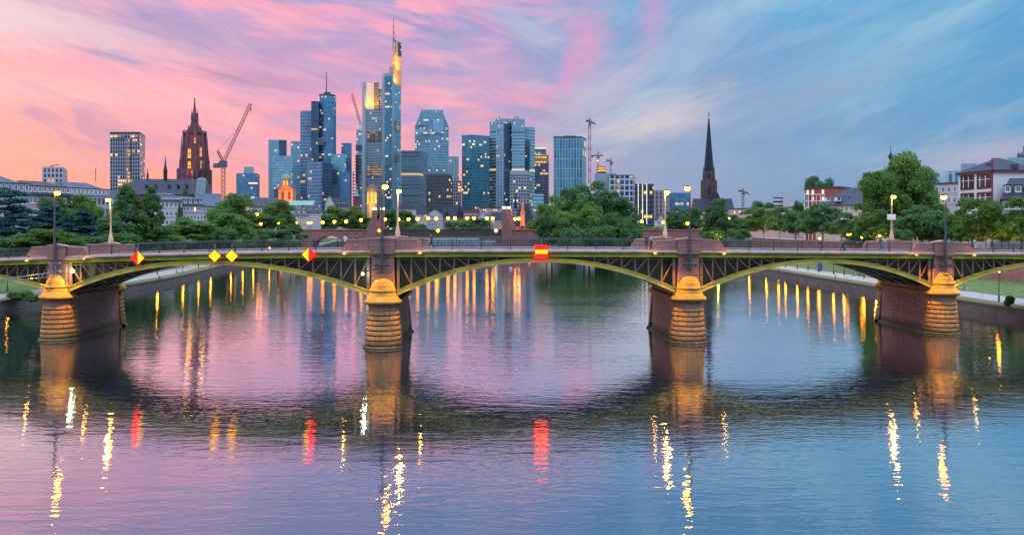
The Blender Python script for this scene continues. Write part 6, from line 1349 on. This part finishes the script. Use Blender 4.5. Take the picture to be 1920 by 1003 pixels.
SHIRTS = {}
def cloth(c):
    if c not in SHIRTS: SHIRTS[c] = simple('fabric_%02d' % len(SHIRTS), c, .9, var=.12, scale=3)
    return SHIRTS[c]
def person(loc, face, label, shirt, trousers, pose='stand', group=None, legs_bare=False, hair=(.04, .025, .015), h=1.74):
    """one continuous skinned body; local +x is where it faces"""
    V, E, R_ = [], [], []
    def v(p, r, par=None):
        V.append(p); R_.append(r)
        if par is not None: E.append((par, len(V) - 1))
        return len(V) - 1
    sit = pose == 'sit'; zp = .22 if sit else .93; lean = .12 if sit else .02
    pel = v((0, 0, zp), .125); sp = v((lean * .3, 0, zp + .2), .115, pel); ch = v((lean * .7, 0, zp + .43), .135, sp); nk = v((lean, 0, zp + .58), .055, ch); hd = v((lean + .03, 0, zp + .67), .085, nk); tp = v((lean + .02, 0, zp + .78), .07, hd); v((lean + .115, 0, zp + .68), .018, hd)
    for s_ in (-1, 1):
        sw = .16 * s_ if pose == 'walk' else .04
        sh = v((lean * .7, .17 * s_, zp + .47), .058, ch)
        if pose == 'lean' or sit: e_ = v((lean + .18, .24 * s_, zp + .26), .042, sh); w_ = v((lean + .40, .16 * s_, zp + .20), .03, e_)
        else: e_ = v((lean + sw * .5 - .04, .24 * s_, zp + .20), .042, sh); w_ = v((lean + sw + .04, .25 * s_, zp - .04), .03, e_)
        wx = V[w_]; dx = (1, 0, -.2) if (pose == 'lean' or sit) else (.25, 0, -1)
        pm = v((wx[0] + .06 * dx[0], wx[1], wx[2] + .06 * dx[2]), .03, w_)
        for f_ in range(4): v((wx[0] + (.13 + .012 * (f_ in (1, 2))) * dx[0] + .012, wx[1] + (f_ - 1.5) * .02, wx[2] + (.13 + .012 * (f_ in (1, 2))) * dx[2]), .009, pm)
        v((wx[0] + .07 * dx[0] + .04, wx[1] - .035 * s_, wx[2] + .07 * dx[2]), .010, pm)
        hp = v((0, .095 * s_, zp - .06), .085, pel)
        if sit: kn = v((.42, .13 * s_, .40), .06, hp); an = v((.58, .13 * s_, .07), .042, kn)
        elif pose == 'walk': kn = v((.12 * s_ + .05, .095 * s_, .50), .06, hp); an = v((.26 * s_ - (.08 if s_ < 0 else 0), .095 * s_, .09 + (.07 if s_ < 0 else 0)), .042, kn)
        else: kn = v((.02, .10 * s_, .50), .06, hp); an = v((0, .105 * s_, .08), .042, kn)
        ax = V[an]; v((ax[0] + .15, ax[1], ax[2] - .04), .035, an)
    me = bpy.data.meshes.new('body'); me.from_pydata(V, E, []); o = bpy.data.objects.new('body', me); COL.objects.link(o)
    o.modifiers.new('skin', 'SKIN'); sv = me.skin_vertices[0].data
    for k, rr in enumerate(R_): sv[k].radius = (rr, rr); sv[k].use_root = (k == 0)
    ss = o.modifiers.new('sub', 'SUBSURF'); ss.levels = 1; ss.render_levels = 1
    dg = bpy.context.evaluated_depsgraph_get(); dg.update(); nm = bpy.data.meshes.new_from_object(o.evaluated_get(dg)); bpy.data.objects.remove(o)
    nm.name = 'body'; nm.materials.clear()
    for mt in (M['skin'], cloth(shirt), cloth(trousers), M['blackpaint']): nm.materials.append(mt)
    mi = []
    for p in nm.polygons:
        z = p.center.z; x, y = p.center.x, p.center.y
        if z > zp + .53: k = 0
        elif (abs(y) > .2 and z < zp + .28 and z > zp - .3 and not (sit and x < .05 and z < zp)) and (abs(y) > .21 or x > lean + .2): k = 0
        elif sit: k = 1 if (x < .16 and z > zp - .02) else (3 if z < .1 and x > .5 else 2)
        else: k = 1 if z > zp + .02 else (3 if z < .10 else (0 if legs_bare and z < .48 else 2))
        mi.append(k)
    nm.polygons.foreach_set('material_index', mi); nm.polygons.foreach_set('use_smooth', [True] * len(mi)); nm.update()
    r = empty('person', loc, label, 'person', group); r.rotation_euler = (0, 0, face); k = h / 1.74; r.scale = (k, k, k)
    b_ = bpy.data.objects.new('body', nm); COL.objects.link(b_); b_.parent = r
    q = MB(); q.lathe((lean + .005, 0, zp + .70), [(.098, -.05), (.104, .02), (.09, .085), (.05, .125), (.01, .135)], 12, math.pi * .5, math.pi * 1.5, cap=False); q.lathe((lean + .01, 0, zp + .745), [(.10, .0), (.085, .05), (.05, .085), (.01, .095)], 12, cap=False)
    hm = simple('hair_%d' % len(SHIRTS), hair, .7); h_ = q.build('hair', hm, org=(0, 0, 0), smooth=True); h_.parent = r; h_.location = (0, 0, 0)
    for f in h_.data.materials: pass
    return r
def on_bridge(px, yin, z_off=.03):
    Yq = 95.0
    for _ in range(6): x = X_(px, Yq); Yq = Yf(x) + yin
    return (x, Yq, Zd(x) + z_off)
for px, yin, face, lab, sh, tr, pose, bare in (
    (647.5, 1.0, 2.6, 'person in white shirt and shorts walking left of the second pier parapet', (.62, .60, .62), (.20, .17, .15), 'walk', True),
    (668, 1.2, 0.2, 'person in dark top behind the left slope of the second pier parapet', (.05, .045, .05), (.06, .06, .08), 'walk', False),
    (809, .9, 3.0, 'person in dark clothes standing at the railing right of the second pier', (.05, .045, .05), (.045, .06, .10), 'walk', False),
    (1212, .8, -1.6, 'dark dressed person leaning at the railing left of the third pier', (.05, .04, .045), (.05, .05, .06), 'lean', False),
    (1221, .9, -1.4, 'person in light pink top beside the dark dressed one left of the third pier', (.50, .33, .32), (.08, .06, .06), 'stand', False),
    (1580, 1.0, 2.8, 'person in grey blue jacket walking past below the cream house', (.16, .20, .26), (.05, .06, .09), 'walk', False),
    (1651, 1.2, 0.3, 'person in black top, left one of two walking before the rear parapet', (.06, .05, .06), (.10, .10, .12), 'walk', False),
    (1659.5, 1.3, 0.2, 'person in pale blue clothes, right one of two walking before the rear parapet', (.36, .44, .55), (.30, .38, .50), 'stand', False),
    (1713, 1.4, 3.0, 'person in brown top behind the left slope of the rightmost parapet', (.30, .20, .15), (.10, .08, .07), 'walk', False),
    (1720, 1.5, 3.1, 'blond person in orange top behind the rightmost parapet', (.45, .25, .16), (.12, .10, .10), 'walk', False)):
    person(on_bridge(px, yin), face, lab, sh, tr, pose, 'people on the bridge', bare, hair=(.30, .18, .07) if 'blond' in lab else (.04, .025, .015))
def bank(px, py, z=LOW + .04): Yq = (CAMZ - z) * F / (py - HZ); return (X_(px, Yq), Yq, z)
for px, py, face, lab, sh, tr, pose in (
    (298, 525, -.6, 'person in red top sitting on the left quay under the first arch', (.45, .06, .06), (.06, .06, .09), 'sit'), (330, 512, .4, 'person in orange top sitting on the left lawn under the first arch', (.5, .22, .10), (.06, .06, .07), 'sit'), (343, 510, 2.0, 'person in white top sitting on the left lawn under the first arch', (.6, .6, .6), (.07, .08, .12), 'sit'),
    (287, 507, .5, 'dark dressed person walking on the left promenade', (.05, .05, .06), (.06, .06, .08), 'walk'),
    (1567, 524, 3.0, 'person in tan clothes sitting on the grass strip of the right quay', (.42, .30, .20), (.36, .28, .22), 'sit'), (1588, 529, 2.6, 'person in pale pink top sitting on the right quay edge', (.52, .40, .38), (.40, .30, .26), 'sit'), (1461, 510, 2.9, 'person in red top sitting far along the right quay edge', (.38, .08, .06), (.06, .06, .08), 'sit'),
    (1809, 545, 3.0, 'person in black top sitting on the lawn behind the rightmost pier', (.05, .05, .055), (.35, .30, .30), 'sit'), (1815, 546, 2.7, 'person in white top sitting beside the black dressed one on the lawn', (.60, .60, .62), (.45, .35, .32), 'sit'), (1604, 518, 2.0, 'person in grey top crouching next to the parked bicycles', (.30, .34, .40), (.06, .07, .10), 'sit')):
    person(bank(px, py), face, lab, sh, tr, pose, 'people on the river banks')
# bicycles by the right promenade
def bicycle(loc, rz, label, mat):
    r = empty('bicycle', loc, label, 'bicycle', 'bicycles by the promenade'); r.rotation_euler = (0, 0, rz)
    def add(q, nm, m_): o = q.build(nm, m_, org=(0, 0, 0)); o.parent = r; o.location = (0, 0, 0); return o
    for x in (-.52, .52):
        q = MB(); n = 20
        for k in range(n):
            a, b_ = 2 * math.pi * k / n, 2 * math.pi * (k + 1) / n; q.bar((x + .33 * math.cos(a), 0, .34 + .33 * math.sin(a)), (x + .33 * math.cos(b_), 0, .34 + .33 * math.sin(b_)), .035)
        for k in range(5): a = math.pi * k / 5; q.bar((x + .32 * math.cos(a), 0, .34 + .32 * math.sin(a)), (x - .32 * math.cos(a), 0, .34 - .32 * math.sin(a)), .008)
        add(q, 'wheel', M['blackpaint'])
    q = MB()
    for a, b_ in (((-.52, .34), (-.15, .80)), ((-.52, .34), (-.05, .30)), ((-.05, .30), (-.17, .86)), ((-.16, .78), (.38, .82)), ((-.05, .30), (.40, .74)), ((.52, .34), (.36, .98))): q.bar((a[0], 0, a[1]), (b_[0], 0, b_[1]), .035)
    add(q, 'frame', mat); q = MB(); q.box((-.18, 0, .89), (.26, .14, .06)); add(q, 'saddle', M['blackpaint']); q = MB(); q.bar((.34, -.28, 1.0), (.34, .28, 1.0), .03); q.bar((.36, 0, .94), (.34, 0, 1.0), .03); add(q, 'handlebar', M['steel'])
bicycle(bank(1608, 517), .3, 'blue bicycle parked on the right promenade lawn', cloth((.06, .12, .25))); bicycle(bank(1614, 519), .5, 'black bicycle parked beside the blue one on the right lawn', M['blackpaint'])
# blue portable toilet
c = bank(1536.5, 508); r = empty('portable_toilet', c, 'bright blue portable toilet cabin on the right promenade under the third arch', 'portable toilet')
tb = simple('blue_plastic', (.04, .17, .40), .4, var=.1); q = MB(); q.box((c[0], c[1], c[2] + 1.1), (1.1, 1.1, 2.1)); 
for s_ in (-1, 1): q.box((c[0] + s_ * .52, c[1] - .56, c[2] + 1.1), (.1, .06, 2.1))
q.build('cabin', tb, r); q = MB(); q.box((c[0], c[1], c[2] + 2.19), (1.2, 1.2, .07)); q.prism([(c[0] - .58, c[1] - .58), (c[0] + .58, c[1] - .58), (c[0] + .58, c[1] + .58), (c[0] - .58, c[1] + .58)], c[2] + 2.226, c[2] + 2.42, top=[(c[0] - .4, c[1] - .4), (c[0] + .4, c[1] - .4), (c[0] + .4, c[1] + .4), (c[0] - .4, c[1] + .4)]); q.build('roof', M['whitepaint'], r)
q = MB(); q.box((c[0], c[1] - .565, c[2] + 1.05), (.8, .03, 1.85)); d_ = q.build('door', simple('dark_blue_plastic', (.03, .12, .30), .4), r); q = MB(); q.box((c[0] + .3, c[1] - .59, c[2] + 1.1), (.05, .04, .18)); q.build('handle', M['blackpaint'], d_)
